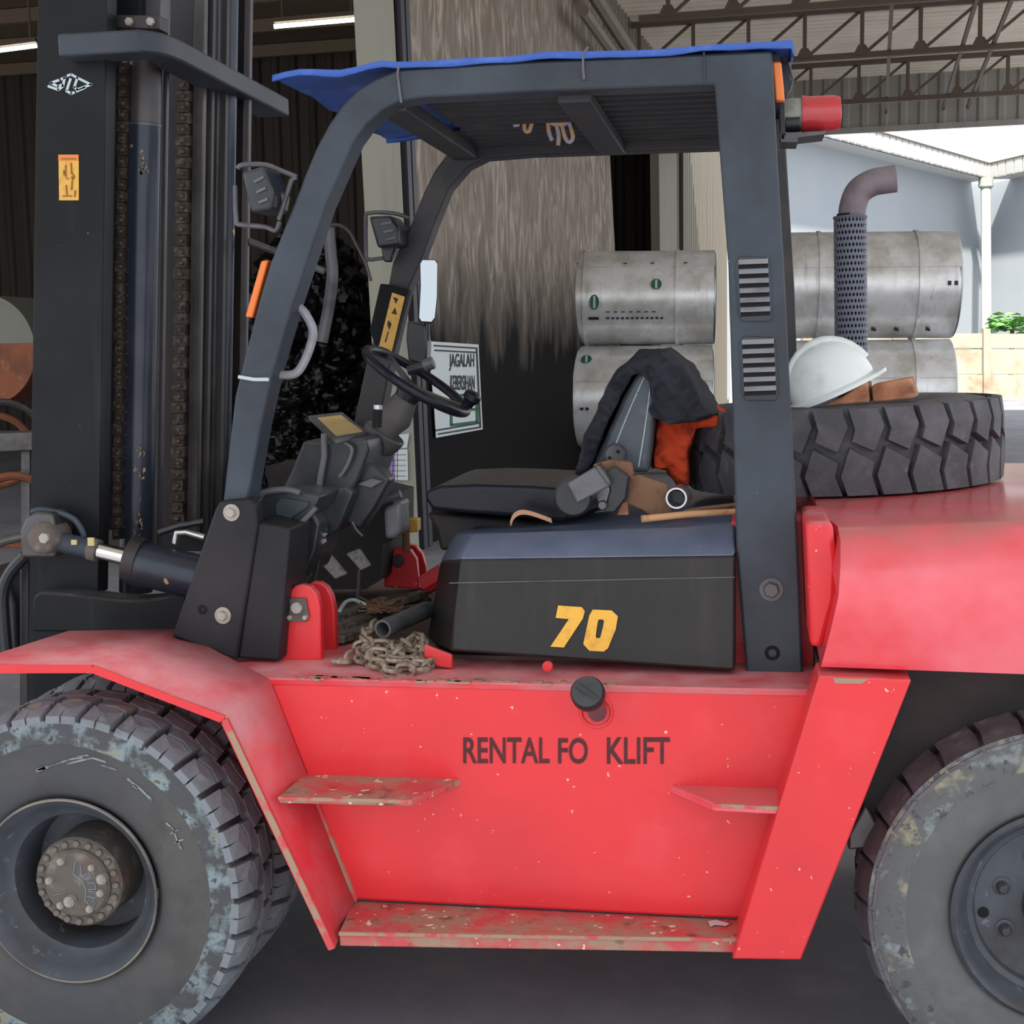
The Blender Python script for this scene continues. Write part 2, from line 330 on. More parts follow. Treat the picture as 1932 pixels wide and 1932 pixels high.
def text_on(body, box, fn, name, m, parent, out=V((0, -1, 0)), **kw):
    """built-in font; box = (x0,y0,x1,y1) in pixels on the surface given by fn(px,py); box may carry a baseline rise at the end"""
    cu = bpy.data.curves.new('t', 'FONT'); cu.body = body; cu.offset = .018; cu.fill_mode = 'FRONT'; to = bpy.data.objects.new('t', cu)
    me = bpy.data.meshes.new_from_object(to); bpy.data.objects.remove(to)
    xs = [v.co.x for v in me.vertices]; ys = [v.co.y for v in me.vertices]; a, b, c, d = min(xs), max(xs), min(ys), max(ys)
    x0, y0, x1, y1 = box[:4]; rise = box[4] if len(box) > 4 else 0
    vv = []
    for v in me.vertices:
        s = (v.co.x - a) / (b - a); t = (v.co.y - c) / (d - c)
        vv.append(fn(x0 + s * (x1 - x0), y1 + (y0 - y1) * t + rise * s) + out * .0012)
    me2 = bpy.data.meshes.new(name); me2.from_pydata([tuple(v) for v in vv], [], [tuple(p.vertices) for p in me.polygons])
    return link(name, me2, m, parent, smooth=0, **kw)
def blob(name, outline, Y0, Y1, m, parent=None, n=12, amp=.008, fr=14, shrink=.25, skew=(0, 0), **kw):
    """soft bulky cloth: slices of an outline with wrinkles"""
    base = pxs(outline, (Y0 + Y1) / 2); c = sum(base, V()) / len(base); rings = []
    dense = []
    for i in range(len(base)):
        for t in range(6): dense.append(base[i].lerp(base[(i + 1) % len(base)], t / 6))
    for k in range(n + 1):
        t = k / n; s = 1 - shrink * abs(2 * t - 1) ** 4; y = Y0 + (Y1 - Y0) * t; r = []
        for p in dense:
            q = c + (p - c) * s; q = V((q.x + skew[0] * (t - .5), y, q.z + skew[1] * (t - .5)))
            w = noise.noise(q * fr) + .5 * noise.noise(q * fr * 2.3); dirn = (p - c); dirn.normalize()
            q += dirn * w * amp + V((0, noise.noise(q * fr + V((5, 5, 5))) * amp, 0)); r.append(q)
        rings.append(r)
    me = MB().loft(rings).mesh(name); bm = bmesh.new(); bm.from_mesh(me)
    caps = [f for f in bm.faces if len(f.verts) > 4]; caps = bmesh.ops.triangulate(bm, faces=caps, quad_method='BEAUTY', ngon_method='BEAUTY')['faces']
    for _ in range(3):
        ed = list({e for f in caps if f.is_valid for e in f.edges if e.calc_length() > .012}); g = bmesh.ops.subdivide_edges(bm, edges=ed, cuts=1)
        caps = [f for f in bm.faces if abs(f.normal.y) > .8 and (abs(f.calc_center_median().y - Y0) < amp * 2.5 or abs(f.calc_center_median().y - Y1) < amp * 2.5)]
        caps = bmesh.ops.triangulate(bm, faces=caps)['faces']
    for q in {q for f in caps for q in f.verts}:
        c_ = q.co; sg = -1 if c_.y < (Y0 + Y1) / 2 else 1; w = V((c_.x + c_.z * .5, 0, c_.z * .45 - c_.x * .4))
        q.co.y += sg * (.06 * (.4 - abs(noise.noise(w * 13))) + .014 * noise.noise(c_ * 45))
    bmesh.ops.recalc_face_normals(bm, faces=bm.faces); bm.to_mesh(me); bm.free()
    return link(name, me, m, parent, smooth=180, **kw)
def struct(name, mb, m, **kw): return mb.to(name, m, None, kind='structure', **kw)
def bolt(c, ax, r, h, name, m, parent, hexa=True, washer=0):
    b = MB(); ax = V(ax).normalized(); n = 6 if hexa else 14
    if washer: b.lathe(c, ax, [(0, 0), (washer, 0), (washer, h * .25), (0, h * .25)], 18)
    b.lathe(V(c) + ax * (h * .25 if washer else 0), ax, [(0, 0), (r, 0), (r, h * .85), (r * .85, h), (0, h)], n)
    return b.to(name, m, parent, smooth=30)

# ================================================================== THE SETTING
b = MB().add([(-70, -40, 0), (90, -40, 0), (90, 110, 0), (-70, 110, 0)], [(0, 1, 2, 3)]); struct('floor', b, CONC, smooth=0, loc=V((0, 0, 0)))
def corr(fn, L, pitch, depth, lo, hi):      # ribbed sheet: fn(s along, t across 0..1, depth)
    prof = []; s = lo
    while s < hi:
        prof += [(s, 0), (s + pitch * .5, 0), (s + pitch * .62, depth), (s + pitch * .88, depth)]; s += pitch
    v = []; f = []
    for s, d in prof: v += [fn(s, 0, d), fn(s, 1, d)]
    for i in range(len(prof) - 1): f.append((2 * i, 2 * i + 1, 2 * i + 3, 2 * i + 2))
    return MB().add(v, f)
# warehouse shell: open front, back wall, roof, left wall
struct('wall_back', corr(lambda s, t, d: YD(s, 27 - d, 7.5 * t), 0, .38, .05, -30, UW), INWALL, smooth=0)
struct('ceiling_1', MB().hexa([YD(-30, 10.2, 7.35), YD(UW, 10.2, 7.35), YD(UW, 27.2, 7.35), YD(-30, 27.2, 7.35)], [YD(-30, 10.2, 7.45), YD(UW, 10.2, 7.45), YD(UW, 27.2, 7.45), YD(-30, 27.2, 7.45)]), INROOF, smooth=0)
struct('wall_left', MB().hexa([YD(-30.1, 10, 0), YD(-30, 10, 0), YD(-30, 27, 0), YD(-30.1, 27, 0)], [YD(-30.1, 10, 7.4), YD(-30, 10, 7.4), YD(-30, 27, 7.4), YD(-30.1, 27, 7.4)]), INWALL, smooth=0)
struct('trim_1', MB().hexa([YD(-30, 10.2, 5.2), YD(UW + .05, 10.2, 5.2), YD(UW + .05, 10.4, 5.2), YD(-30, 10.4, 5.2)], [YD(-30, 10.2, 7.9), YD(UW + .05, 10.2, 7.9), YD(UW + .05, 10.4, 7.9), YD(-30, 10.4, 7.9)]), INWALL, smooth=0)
for i, w in enumerate((18, 20, 22, 24, 26)):
    o = MB().bar(YD(-30, w, 7.22), YD(UW, w, 7.22), .12, .22).to('roof_purlin', INROOF, None, smooth=0)
    o['label'] = 'beige roof purlin under the dark warehouse roof, number %s from the open front' % ('one', 'two', 'three', 'four', 'five')[i]; o['category'] = 'beam'; o['group'] = 'warehouse roof purlins'
    o['label'] = ['foremost', 'second', 'middle', 'fourth', 'rearmost'][i] + ' beige purlin under the dark warehouse roof, counted from the open front'
for nm, x0, y0, x1, y1, d, lb in (('tube', -40, 100, 69, 86, 23.5, 'lit white fluorescent tube left of the tall mast'), ('tube', 517, 50, 680, 36, 22.5, 'lit white fluorescent tube right of the mast, beside the olive column')):
    a, c = PD(x0, y0, d), PD(x1, y1, d)
    t = empty('fluorescent_lamp', (a + c) / 2, lb, 'lamp', 'tube lamps in the warehouse')
    MB().tube([a, c], .035, 10).to('light_tube', TUBE, t)
    MB().bar(a + V((0, 0, .09)), c + V((0, 0, .09)), .12, .07).to('lamp_housing', INROOF, t, smooth=0)
    for f_ in (.1, .9): q = a.lerp(c, f_); MB().tube([q + V((0, 0, .1)), V((q.x, q.y, 7.36))], .02, 6).to('lamp_rod', INROOF, t)
# side wall of the warehouse, seen along its length (plane u = UW, thickness goes inside)
def wall_piece(name, pts, m, th=.08, u=UW, **kw):
    return struct(name, MB().prism([PW(x, y, u) for x, y in pts], -EY1 * th), m, smooth=0, **kw)
struct('trim_2', MB().prism([PWW(x, y, 10.46) for x, y in ((660, -120), (734, -120), (790, 1062), (724, 1062))], EY2 * .03).prism([PWW(x, y, 10.47) for x, y in ((694, -120), (700, -120), (760, 1062), (754, 1062))], EY2 * .34)
       .prism([PWW(x, y, 10.80) for x, y in ((660, -120), (734, -120), (790, 1062), (724, 1062))], EY2 * .03), WCOL)
wall_piece('trim_3', [(741, -120), (748, -120), (800, 1040), (790, 1040)], DARK, .2, UW + .02)
wall_piece('trim_4', [(750, -120), (757, -120), (808, 1035), (801, 1035)], POSTG, .1, UW + .05)
wall_piece('trim_5', [(760, -120), (767, -120), (817, 1030), (810, 1030)], POSTG, .1, UW + .05)
wall_piece('wall_side_1', [(736, -125), (772, -125), (822, 1040), (786, 1050)], DARK, .05, UW - .05)
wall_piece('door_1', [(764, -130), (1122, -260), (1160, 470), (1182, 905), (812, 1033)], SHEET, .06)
wall_piece('trim_6', [(1236, -300), (1268, -320), (1282, 868), (1250, 880)], BEIGE, .15)
wall_piece('gap_shade_strip', [(1272, -150), (1280, -150), (1290, 860), (1283, 860)], POSTG, .08, UW - .1)  # dark strip put in for the shaded gap beside the post
struct('wall_side_2', corr(lambda s, t, d: YD(UW - d, s, 7.5 * t), 0, .3, .04, 26.2, 36), BEIGE, smooth=0)
a = PW(1245, 100); wa = (a - O0).dot(EY2)
struct('wall_side_3', corr(lambda s, t, d: YD(UW - .02 - d, s, 5.4 + 2.1 * t), 0, .3, .04, 19.5, 28.4), BEIGE, smooth=0)
struct('interior_shade_sheet', corr(lambda s, t, d: YD(UW - 1.4 - d, s, 5.4 * t), 0, .3, .04, 18.5, 29), DARK, smooth=0)  # added black sheet, stands for the unlit interior behind the opening
for pts, u, r, lb in (([(1108, -30), (1160, 52), (1212, 130)], UW + .3, .09, 'beige diagonal brace tube high on the warehouse side wall, upper one'), ([(1100, 20), (1150, 90), (1190, 150)], UW + .3, .07, 'beige diagonal brace tube high on the warehouse side wall, lower one')):
    o = MB().tube([PW(x, y, u) for x, y in pts], r, 8).to('brace_tube', BEIGE); o['label'] = lb; o['category'] = 'brace'; o['group'] = 'braces on the side wall'
o = MB().tube([YD(UW + .12, 35.9, 0), YD(UW + .12, 35.9, 7.3)], .07, 10).to('wall_drainpipe', GUTTER); o['label'] = 'white drainpipe at the far corner of the warehouse, beside the rear guard leg'; o['category'] = 'pipe'
# canopy: ribbed sheet, trusses, ties, fascia
struct('ceiling_2', corr(lambda s, t, d: YD(UW - .2 + 8.4 * t, s, 6.36 + d), 0, .27, .045, 10.3, 27.6), CANOPY, smooth=0)
struct('ceiling_3', corr(lambda s, t, d: YD(-11 + 15.7 * t, s, 6.36 + d), 0, .27, .045, -2.7, 10.3), CANOPY, smooth=0)
def truss(w, px, py, lb):
    u0 = (PWW(px, py, w) - O0).dot(EY1)
    while u0 > UW + .9: u0 -= .8
    ul = max(UW, (PWW(1206, 20, w) - O0).dot(EY1)) if w < 19 else UW
    while u0 < ul: u0 += .8
    zb, zt = 5.62, 6.26
    t = empty('roof_truss', YD(8, w, zb), lb, 'truss', 'canopy trusses')
    MB().bar(YD(ul, w, zb), YD(4.7, w, zb), .08, .08).to('bottom_chord', TRUSSM, t, smooth=0)
    MB().bar(YD(ul, w, zt), YD(4.7, w, zt), .08, .08).to('top_chord', TRUSSM, t, smooth=0)
    me = MB().bar(V((0, 0, 0)), V((0, 0, zt - zb)), .055, .055, up=V((1, 0, 0))).mesh('post'); me2 = MB().bar(V((0, 0, 0)), EY1 * .8 + V((0, 0, zt - zb)), .042, .042).mesh('diagonal')
    me3 = MB().prism([V((0, 0, 0)) - EY1 * .12, EY1 * .14, EY1 * .05 + V((0, 0, .14)), V((0, 0, .14)) - EY1 * .05], EY2 * .02).mesh('gusset')
    i = 0
    while u0 + i * .8 < 3.9:
        q = YD(u0 + i * .8, w, zb); mw = Matrix.Translation(q)
        link('post', me, TRUSSM, t, smooth=0, mw=mw)
        if i % 1 == 0: link('diagonal', me2, TRUSSM, t, smooth=0, mw=Matrix.Translation(q + EY2 * .03))
        link('gusset', me3, TRUSSM, t, smooth=0, mw=Matrix.Translation(q + EY2 * -.05)); i += 1
truss(25.7, 1620, 200, 'farthest brown steel roof truss, just before the grey fascia sheets')
truss(21.6, 1626, 115, 'middle brown steel roof truss of the three under the canopy')
truss(18.3, 1508, 30, 'nearest brown steel roof truss, crossing the top right corner')
for px, py, w, lb in ((1683, 22, 18.3, 'left tie bar'), (1816, 108, 21.6, 'middle tie bar'), (1874, 127, 21.6, 'right tie bar')):
    u = (PWW(px, py, w) - O0).dot(EY1)
    o = MB().bar(YD(u, 16, 5.67), YD(u, 27.4, 5.67), .05, .05).to('tie_bar', TRUSSM, smooth=0); o['label'] = lb + ' running lengthwise across the canopy trusses, brown steel'; o['category'] = 'bar'; o['group'] = 'tie bars across the trusses'
struct('wall_canopy', corr(lambda s, t, d: YD(s, 27.7 - d, 5.42 + 1.0 * t), 0, .34, .04, UW, 4.9), FASCIA, smooth=0)
struct('trim_8', MB().bar(YD(UW, 27.6, 5.4), YD(4.9, 27.6, 5.4), .08, .1), FASCIA, smooth=0)
# far building with a concave corner, white gutter strip on top
zg = PD(1866, 338, 60).z; g0 = PD(1866, 338, 60); gl = PZ(1480, 238, zg); gr = PZ(2060, 296, zg)
def wallrun(a, c, back, nm, m):
    d = (c - a); d.z = 0; L = d.length; d.normalize(); n = V((-d.y, d.x, 0)); n = n if n.dot(F0) > 0 else -n
    A, B = a + n * back, c + n * back
    A = A - d * back * 0
    struct(nm, MB().hexa([V((A.x, A.y, 0)), V((B.x, B.y, 0)), V((B.x, B.y, 0)) + n * .2, V((A.x, A.y, 0)) + n * .2], [V((A.x, A.y, zg)), V((B.x, B.y, zg)), V((B.x, B.y, zg)) + n * .2, V((A.x, A.y, zg)) + n * .2]), m, smooth=0)
    return d, n, L
ext = (g0 - gl).normalized() * 3; exr = (g0 - gr).normalized() * 3
dl, nl, Ll = wallrun(gl - ext, g0 + ext, 1.0, 'wall_far_1', BLUEW)
dr, nr, Lr = wallrun(gr - exr * 3, g0 + exr, 1.0, 'wall_far_2', BLUEW)
struct('trim_9', MB().hexa([gl, g0, g0 + nl * 1.2 + ext * .3, gl + nl * 1.2], [p + V((0, 0, .06)) for p in (gl, g0, g0 + nl * 1.2 + ext * .3, gl + nl * 1.2)]).hexa([gr - exr * 3, g0, g0 + nr * 1.2, gr - exr * 3 + nr * 1.2], [p + V((0, 0, .06)) for p in (gr - exr * 3, g0, g0 + nr * 1.2, gr - exr * 3 + nr * 1.2)]), GUTTER, smooth=0)
gt = empty('roof_gutter', g0, 'white panelled gutter strip along the far building eaves', 'gutter')
for a, c, n in ((g0, gl, nl), (g0, gr - exr * 3, nr)):
    d = c - a; L = d.length; d.normalize(); k = int(L / .62)
    for i in range(k):
        p = a + d * (i * .62 + .04); q = a + d * (i * .62 + .58)
        MB().hexa([p, q, q + n * .05, p + n * .05], [x + V((0, 0, .62)) for x in (p, q, q + n * .05, p + n * .05)]).to('gutter_panel', GUTTER, gt, smooth=0)
    MB().bar(a + V((0, 0, .64)), c + V((0, 0, .64)), .06).to('gutter_rail', TRUSSM, gt, smooth=0)
    MB().hexa([a + n * .04, c + n * .04, c + n * .08, a + n * .08], [x + V((0, 0, .6)) for x in (a + n * .04, c + n * .04, c + n * .08, a + n * .08)]).to('gutter_back', TRUSSM, gt, smooth=0)
dp = empty('downpipe', PD(1862, 640, 59.3), 'thick white downpipe in the corner of the far pale blue building', 'pipe')
MB().tube([PD(1860, 352, 59.4), PD(1862, 700, 59.4)], .2, 14).to('pipe', GUTTER, dp); MB().lathe(PD(1860, 352, 59.4), (0, 0, 1), [(.2, -.1), (.3, 0), (.3, .35), (0, .35)], 14).to('pipe_head', CREAM, dp)
# low precast boundary wall
bw = empty('boundary_wall', PD(1860, 757, 37), 'weathered beige precast panel wall at the back of the yard', 'wall')
DB = 37.0
for i, x in enumerate((1520, 1691, 1862, 2033)):
    MB().prism([PD(x - 6, 620, DB - .12), PD(x + 7, 620, DB - .12), PD(x + 7, 760, DB - .12), PD(x - 6, 760, DB - .12)], F0 * .25).to('post', GUTTER if 0 else BWALL, bw, smooth=0)
    if i < 3:
        for y0, y1, off in ((630, 657, 0), (659, 706, .03), (708, 760, -.02)):
            MB().prism([PD(x + 7, y0, DB + off), PD(x + 165, y0 - 1, DB + off), PD(x + 165, y1, DB + off), PD(x + 7, y1, DB + off)], F0 * .12).to('panel', BWALL, bw, smooth=0, bevel=.01)
sh = empty('shrub', PD(1905, 640, 39), 'green leafy shrub showing over the boundary wall', 'shrub')
b = MB()
for i in range(420):
    c = PD(random.uniform(1866, 1990), random.gauss(612, 8), random.uniform(38.3, 39.6)); r = random.uniform(.1, .2)
    q = Matrix.Rotation(random.uniform(0, 6.3), 3, 'Z') @ Matrix.Rotation(random.uniform(-1, 1), 3, 'X')
    b.add([c + q @ V(t) * r for t in ((-1, 0, 0), (0, -.4, .1), (1, 0, 0), (0, .4, .1))], [(0, 1, 2, 3)])
b.to('foliage', LEAF, sh, smooth=0)
MB().tube([PD(1905, 760, 39), PD(1910, 612, 39)], .06, 6).to('stem', BROWN, sh)

# ------------------------------------------------------------------ wrapped coils in the yard
def coil(xl, xr, yc, rp, d, lb, lap, marks, seed, base=False):
    a, c = PD(xl, yc, d), PD(xr, yc - 2, d - .25); ax = (c - a); L = ax.length; ax.normalize(); R = rp * d / FPX - .015
    t = empty('wrapped_coil', V((a.x, a.y, a.z - R)) + ax * L / 2, lb, 'coil', 'wrapped coils in the yard')
    x = -F0 - ax * (-F0).dot(ax); x.normalize(); y = ax.cross(x)
    if y.z < 0: y = -y
    def pt(h, ang, r): return a + ax * h + (x * cos(ang) + y * sin(ang)) * r
    nu, nv = 64, 12; rings = []
    for j in range(nv + 1):
        rings.append([pt(L * j / nv, 2 * pi * i / nu, R + .006 * noise.noise(V((i * .5, j * 1.7, seed)))) for i in range(nu)])
    b = MB().loft(rings); b.to('coil_body', ALU, t, smooth=50)
    # overlapping upper sheet with a real edge
    b = MB(); r1 = []; a1 = math.asin(max(-1, min(1, (yc - lap) / rp)))
    for j in range(nv + 1):
        ring = []
        for i in range(25):
            g = a1 + (pi * .95 - a1) * i / 24; ring.append(pt(-.01 + (L + .02) * j / nv, g, R + .012 + .003 * noise.noise(V((i, j * 2.1, seed + 9)))))
        for i in range(24, -1, -1):
            g = a1 + (pi * .95 - a1) * i / 24; ring.append(pt(-.01 + (L + .02) * j / nv, g, R + .006))
        r1.append(ring)
    b.loft(r1).to('wrap_sheet', ALU, t, smooth=40)
    for h in (.0, L):
        MB().ring(pt(h, 0, 0), ax, R - .03, .03, 48, 8).to('end_band', ALUD, t, smooth=60)
    for fr in (.22, .78):
        MB().lathe(pt(L * fr, 0, 0), ax, [(R + .024, -.02), (R + .028, -.02), (R + .028, .02), (R + .024, .02)], 48).to('strap', ALU, t)
    fn = lambda px, py: pt(L * (px - xl) / (xr - xl), math.asin(max(-.98, min(.98, (yc - py) / rp))), R + (.028 if py < lap else .012))
    for k, (mx, my, w, h) in enumerate(marks):
        el = [(mx + w * cos(q * pi / 6), my + h * sin(q * pi / 6)) for q in range(12)]
        if k % 2 == 0 or w < 14:
            flat([el], fn, 'sticker', GREEN, t, .003, -F0); flat([[(mx - 2, my - h * .8), (mx + 2, my - h * .8), (mx + 2, my + h * .8), (mx - 2, my + h * .8)]], fn, 'sticker_mark', WPAINT, t, .006, -F0)
    return t, fn
t, fn = coil(1022, 1342, 752, 98, 18, 'lower wrapped aluminium coil of the pair behind the seat', 718, [(1112, 679, 10, 7)], 1)
flat([[(1030, 760), (1036, 760), (1036, 773), (1030, 773)], [(1102, 765), (1108, 765), (1108, 770), (1102, 770)], [(1112, 765), (1118, 765), (1118, 770), (1112, 770)]], fn, 'ink_mark', LETTERB, t, .004, -F0)['kind'] = 'stuff'
t, fn = coil(1042, 1346, 564, 88, 18, 'upper wrapped aluminium coil with green stickers, behind the seat', 508, [(1128, 573, 9, 14), (1241, 541, 10, 10)], 2)
mk = [[(x, 600 + (x % 3)), (x + 5, 600), (x + 5, 604), (x, 604)] for x in range(1150, 1250, 9)] + [[(x, 590), (x + 6, 590), (x + 6, 592), (x, 592)] for x in range(1150, 1245, 14)] + [[(1117, 600), (1136, 600), (1136, 605), (1117, 605)]] + [[(x, 503), (x + 7, 503), (x + 7, 505), (x, 505)] for x in (1090, 1180, 1230, 1290)]
flat(mk, fn, 'ink_mark', LETTERB, t, .004, -F0)['kind'] = 'stuff'
t, fn = coil(1478, 1786, 740, 97, 17.6, 'lower wrapped aluminium coil of the pair beyond the spare tyre', 712, [], 3)
t, fn = coil(1470, 1795, 540, 100, 17.6, 'upper wrapped aluminium coil of the pair behind the exhaust pipe', 510, [], 4)
flat([[(x, 536), (x + 6, 536), (x + 6, 544), (x, 544)] for x in (1771, 1783)] + [[(x, 618), (x + 9, 622), (x + 9, 626), (x, 624)] for x in (1640, 1682, 1740)], fn, 'ink_mark', LETTERB, t, .004, -F0)['kind'] = 'stuff'
for x0, x1, yc, rp, d, lb in ((1004, 1330, 752, 98, 18, 'pale crate block under the left pair of coils'), (1482, 1780, 740, 97, 17.6, 'pale crate block under the right pair of coils')):
    zc = PD((x0 + x1) / 2, yc, d).z - rp * d / FPX - .01; q0, q1 = PD(x0, yc, d - .3), PD(x1, yc, d - .45); q0.z = q1.z = 0
    MB().prism([q0, q1, q1 + V((0, 0, zc)), q0 + V((0, 0, zc))], F0 * .8).to('coil_skid', BEIGE, smooth=0, bevel=.02, label=lb, cat='block', group='skids under the coils')

# ------------------------------------------------------------------ left edge: pipe, beam, hoops in the warehouse mouth
t = empty('steel_pipe', PD(0, 800, 15), 'large pipe with grey primer top and rusty underside, left of the mast', 'pipe')
a = PD(-25, 660, 15); ax = (EY2 * 1 + EY1 * -.15).normalized(); R = .57; x = V((1, 0, 0)); y = Z0
for nm, m, q0, q1 in (('primer_shell', PRIMER, .12, pi - .12), ('rusty_shell', RUST, pi - .12, 2 * pi + .12)):
    rings = []
    for h in (0, 3.0):
        arc = [a + ax * h + (EY1 * cos(q0 + (q1 - q0) * i / 24) + Z0 * sin(q0 + (q1 - q0) * i / 24)) * R for i in range(25)]
        arc += [a + ax * h + (EY1 * cos(q0 + (q1 - q0) * i / 24) + Z0 * sin(q0 + (q1 - q0) * i / 24)) * (R - .04) for i in range(24, -1, -1)]
        rings.append(arc)
    MB().loft(rings).to(nm, m, t, smooth=40)
for nm, m, q0, q1 in (('end_plate', PRIMER, .12, pi - .12), ('rusty_end', RUST, pi - .12, 2 * pi + .12)): MB().prism([a + ax * .04 + (EY1 * cos(q0 + (q1 - q0) * i / 24) + Z0 * sin(q0 + (q1 - q0) * i / 24)) * (R - .03) for i in range(25)], ax * .02).to(nm, m, t)
for (x, y, r, d, lb) in ((8, 832, .38, 14, 'rusty steel hoop on edge behind the beam, left of mast'), (-8, 850, .33, 13.6, 'second rusty steel hoop on edge, nested inside the first'), (28, 965, .3, 12, 'thin brown hoop low beside the mast foot')):
    MB().ring(PD(x, y, d), -F0 + R0 * .2, r, .035, 40, 8).to('steel_hoop', RUST if r < .37 else STEEL, label=lb, cat='hoop', group='hoops left of the mast')
MB().prism([PD(-60, 818, 12), PD(66, 814, 12), PD(66, 850, 12), PD(-60, 856, 12)], F0 * .25).to('steel_beam', STEEL, smooth=0, label='grey steel beam lying level across the hoops at left edge', cat='beam', bevel=.01)
MB().prism([PD(40, 850, 12.1), PD(56, 850, 12.1), PD(56, 1075, 12.1), PD(40, 1075, 12.1)], F0 * .12).prism([PD(-50, 850, 12.1), PD(-30, 850, 12.1), PD(-30, 1075, 12.1), PD(-50, 1075, 12.1)], F0 * .12).to('beam_trestle', STEEL, smooth=0, label='grey trestle legs holding up the steel beam', cat='trestle')
# heap under black plastic in the warehouse
DQ = 14.0
hc0 = PD(598, 1000, DQ + .7); hc0.z = 0; ht = PD(632, 428, DQ + .3).z; b = MB(); rows_ = []
for k in range(150):
    t = k / 149; ring = []
    if t < .66: zz0 = ht * .62 * t / .66; rr = .66 - .04 * t
    else: f_ = (t - .66) / .34 * pi / 2; zz0 = ht * (.62 + .38 * sin(f_)); rr = .634 * cos(f_) ** .8 + .002
    for i in range(170):
        a = 2 * pi * i / 170; p = hc0 + V((cos(a) * rr, sin(a) * rr, zz0)); d1 = noise.voronoi(p * 5)[0]; d2 = noise.voronoi(p * 8 + V((noise.noise(p * 6), noise.noise(p * 6 + V((9, 0, 0))), 0)))[0]
        w = (d1[1] - d1[0]) * .16 + (d2[1] - d2[0]) * .09; p += V((cos(a), sin(a), 0)) * (w - .06) * min(1, rr * 4); p.z = max(.004, p.z + noise.noise(p * 4) * .03 * min(1, zz0)); ring.append(p)
    rows_.append(ring)
b.loft(rows_).to('plastic_covered_heap', WRAP, smooth=35, label='tall heap under crumpled glossy black plastic inside the warehouse', cat='heap')
# ------------------------------------------------------------------ papers on the wall
def paperfn(px, py): return PW(px, py, UW + .02)
ps = empty('notice_poster', paperfn(860, 820), 'white framed notice with black lines of lettering and green box, on the sooty sheet', 'poster')
n1 = EY1
flat([[(812, 644), (902, 650), (910, 810), (822, 826), (818, 760), (808, 665)]], paperfn, 'sheet', PAPER, ps, .004, n1)
flat(strokes([[(818, 652), (898, 657), (905, 806), (826, 819)], [(822, 812), (904, 798)], [(819, 661), (897, 665)]], 3) + [], paperfn, 'border', LETTERB, ps, .008, n1)
text_on('JAGALAH', (846, 667, 893, 700), paperfn, 'lettering', LETTERB, ps, n1 * 8); text_on('KEBERSIHAN', (848, 708, 894, 736), paperfn, 'lettering', LETTERB, ps, n1 * 8)
flat(strokes([[(850, 748), (898, 742), (899, 796), (850, 802), (850, 748)], [(850, 776), (898, 772)]], 5), paperfn, 'green_box', GREEN, ps, .008, n1)
def colfn(px, py): return PWW(px, py, 10.44)
ls = empty('lilac_notice', colfn(745, 905), 'lilac and white gridded notice stuck on the olive column', 'poster')
flat([[(720, 846), (746, 846), (746, 908), (720, 908)]], colfn, 'lilac_sheet', LILAC, ls, .004, -EY2)
flat([[(746, 848), (769, 848), (770, 906), (746, 906)], [(752, 820), (772, 818), (768, 845), (755, 845)]], colfn, 'white_sheet', PAPER, ls, .004, -EY2)
flat(strokes([[(721, y), (766, y)] for y in (858, 868, 878, 888, 898)] + [[(x, 850), (x, 906)] for x in (728, 735, 742, 750)], 1), colfn, 'grid', LETTERB, ls, .006, -EY2)

# ================================================================== THE FORKLIFT (one thing, many parts)
FL = empty('forklift', V((1.1, .85, 0)), 'red and black diesel forklift with 70 on its hood, parked in the yard', 'forklift')
# ---- chassis, deck, panel
pan = MB().prism(pxs([(507, 1287), (1536, 1305), (1440, 1738), (658, 1699), (575, 1460)], .17), (0, 1.34, 0)).to('body_panel', RED, FL, bevel=.008)
zd = P(900, 1291, .17).z
dq = [P(508, 1288, .168), V((1.66, .168, zd)), V((1.66, 1.5, zd)), V((.14, 1.5, zd)), V((.14, .375, zd))]
MB().prism([V((q.x, q.y, zd + .004)) for q in dq], (0, 0, -.016)).to('deck_plate', REDTOP, FL, bevel=.003)
b = MB()      # flaking dirt along the deck edge
for i in range(46):
    x = random.uniform(.5, .98) if i < 34 else random.uniform(.98, 1.25); q = V((x, random.uniform(.168, .2), zd + .004)); b.box(q, (random.uniform(.008, .03), random.uniform(.008, .02), .004))
o = b.to('dirt_crust', WORN, FL, smooth=0); o['kind'] = 'stuff'
p = lambda s: None
text_on('RENTAL', (874, 1391, 1037, 1440), lambda x, y: P(x, y, .17), 'lettering', LETTER, pan)
text_on('FO', (1053, 1392, 1109, 1441), lambda x, y: P(x, y, .17), 'lettering', LETTER, pan)
text_on('KLIFT', (1145, 1391, 1264, 1441), lambda x, y: P(x, y, .17), 'lettering', LETTER, pan)
# ---- front fender
zf = zf_ = P(176, 1258, 0).z
A0, B0, C0, D0 = PZ(-64, 1258.6, zf_), P(176, 1258, 0), P(424, 1357, 0), P(627, 1788, 0)
E1 = PZ(130, 1196, zf); F1 = PZ(330, 1193, zf); C1 = P(506, 1286, .17); D1 = P(666, 1697, .17)
fe = MB().add([A0, B0, F1, E1, C0, C1, D0, D1], [(0, 1, 2, 3), (1, 4, 5, 2), (4, 6, 7, 5)]).to('front_fender', REDTOP, FL, smooth=20)
md = fe.modifiers.new('thick', 'SOLIDIFY'); md.thickness = .016; md.offset = 0
if fe.data.polygons[0].normal.z < 0: fe.data.flip_normals()
e = [A0 - Z0 * .004, B0 - Z0 * .004, C0, D0]
b = MB()
for a, c in zip(e, e[1:]): b.bar(a + V((0, -.002, 0)), c + V((0, -.002, 0)), .006, .018)
b.to('fender_edge', WORN if 0 else RED, fe)
b = MB()
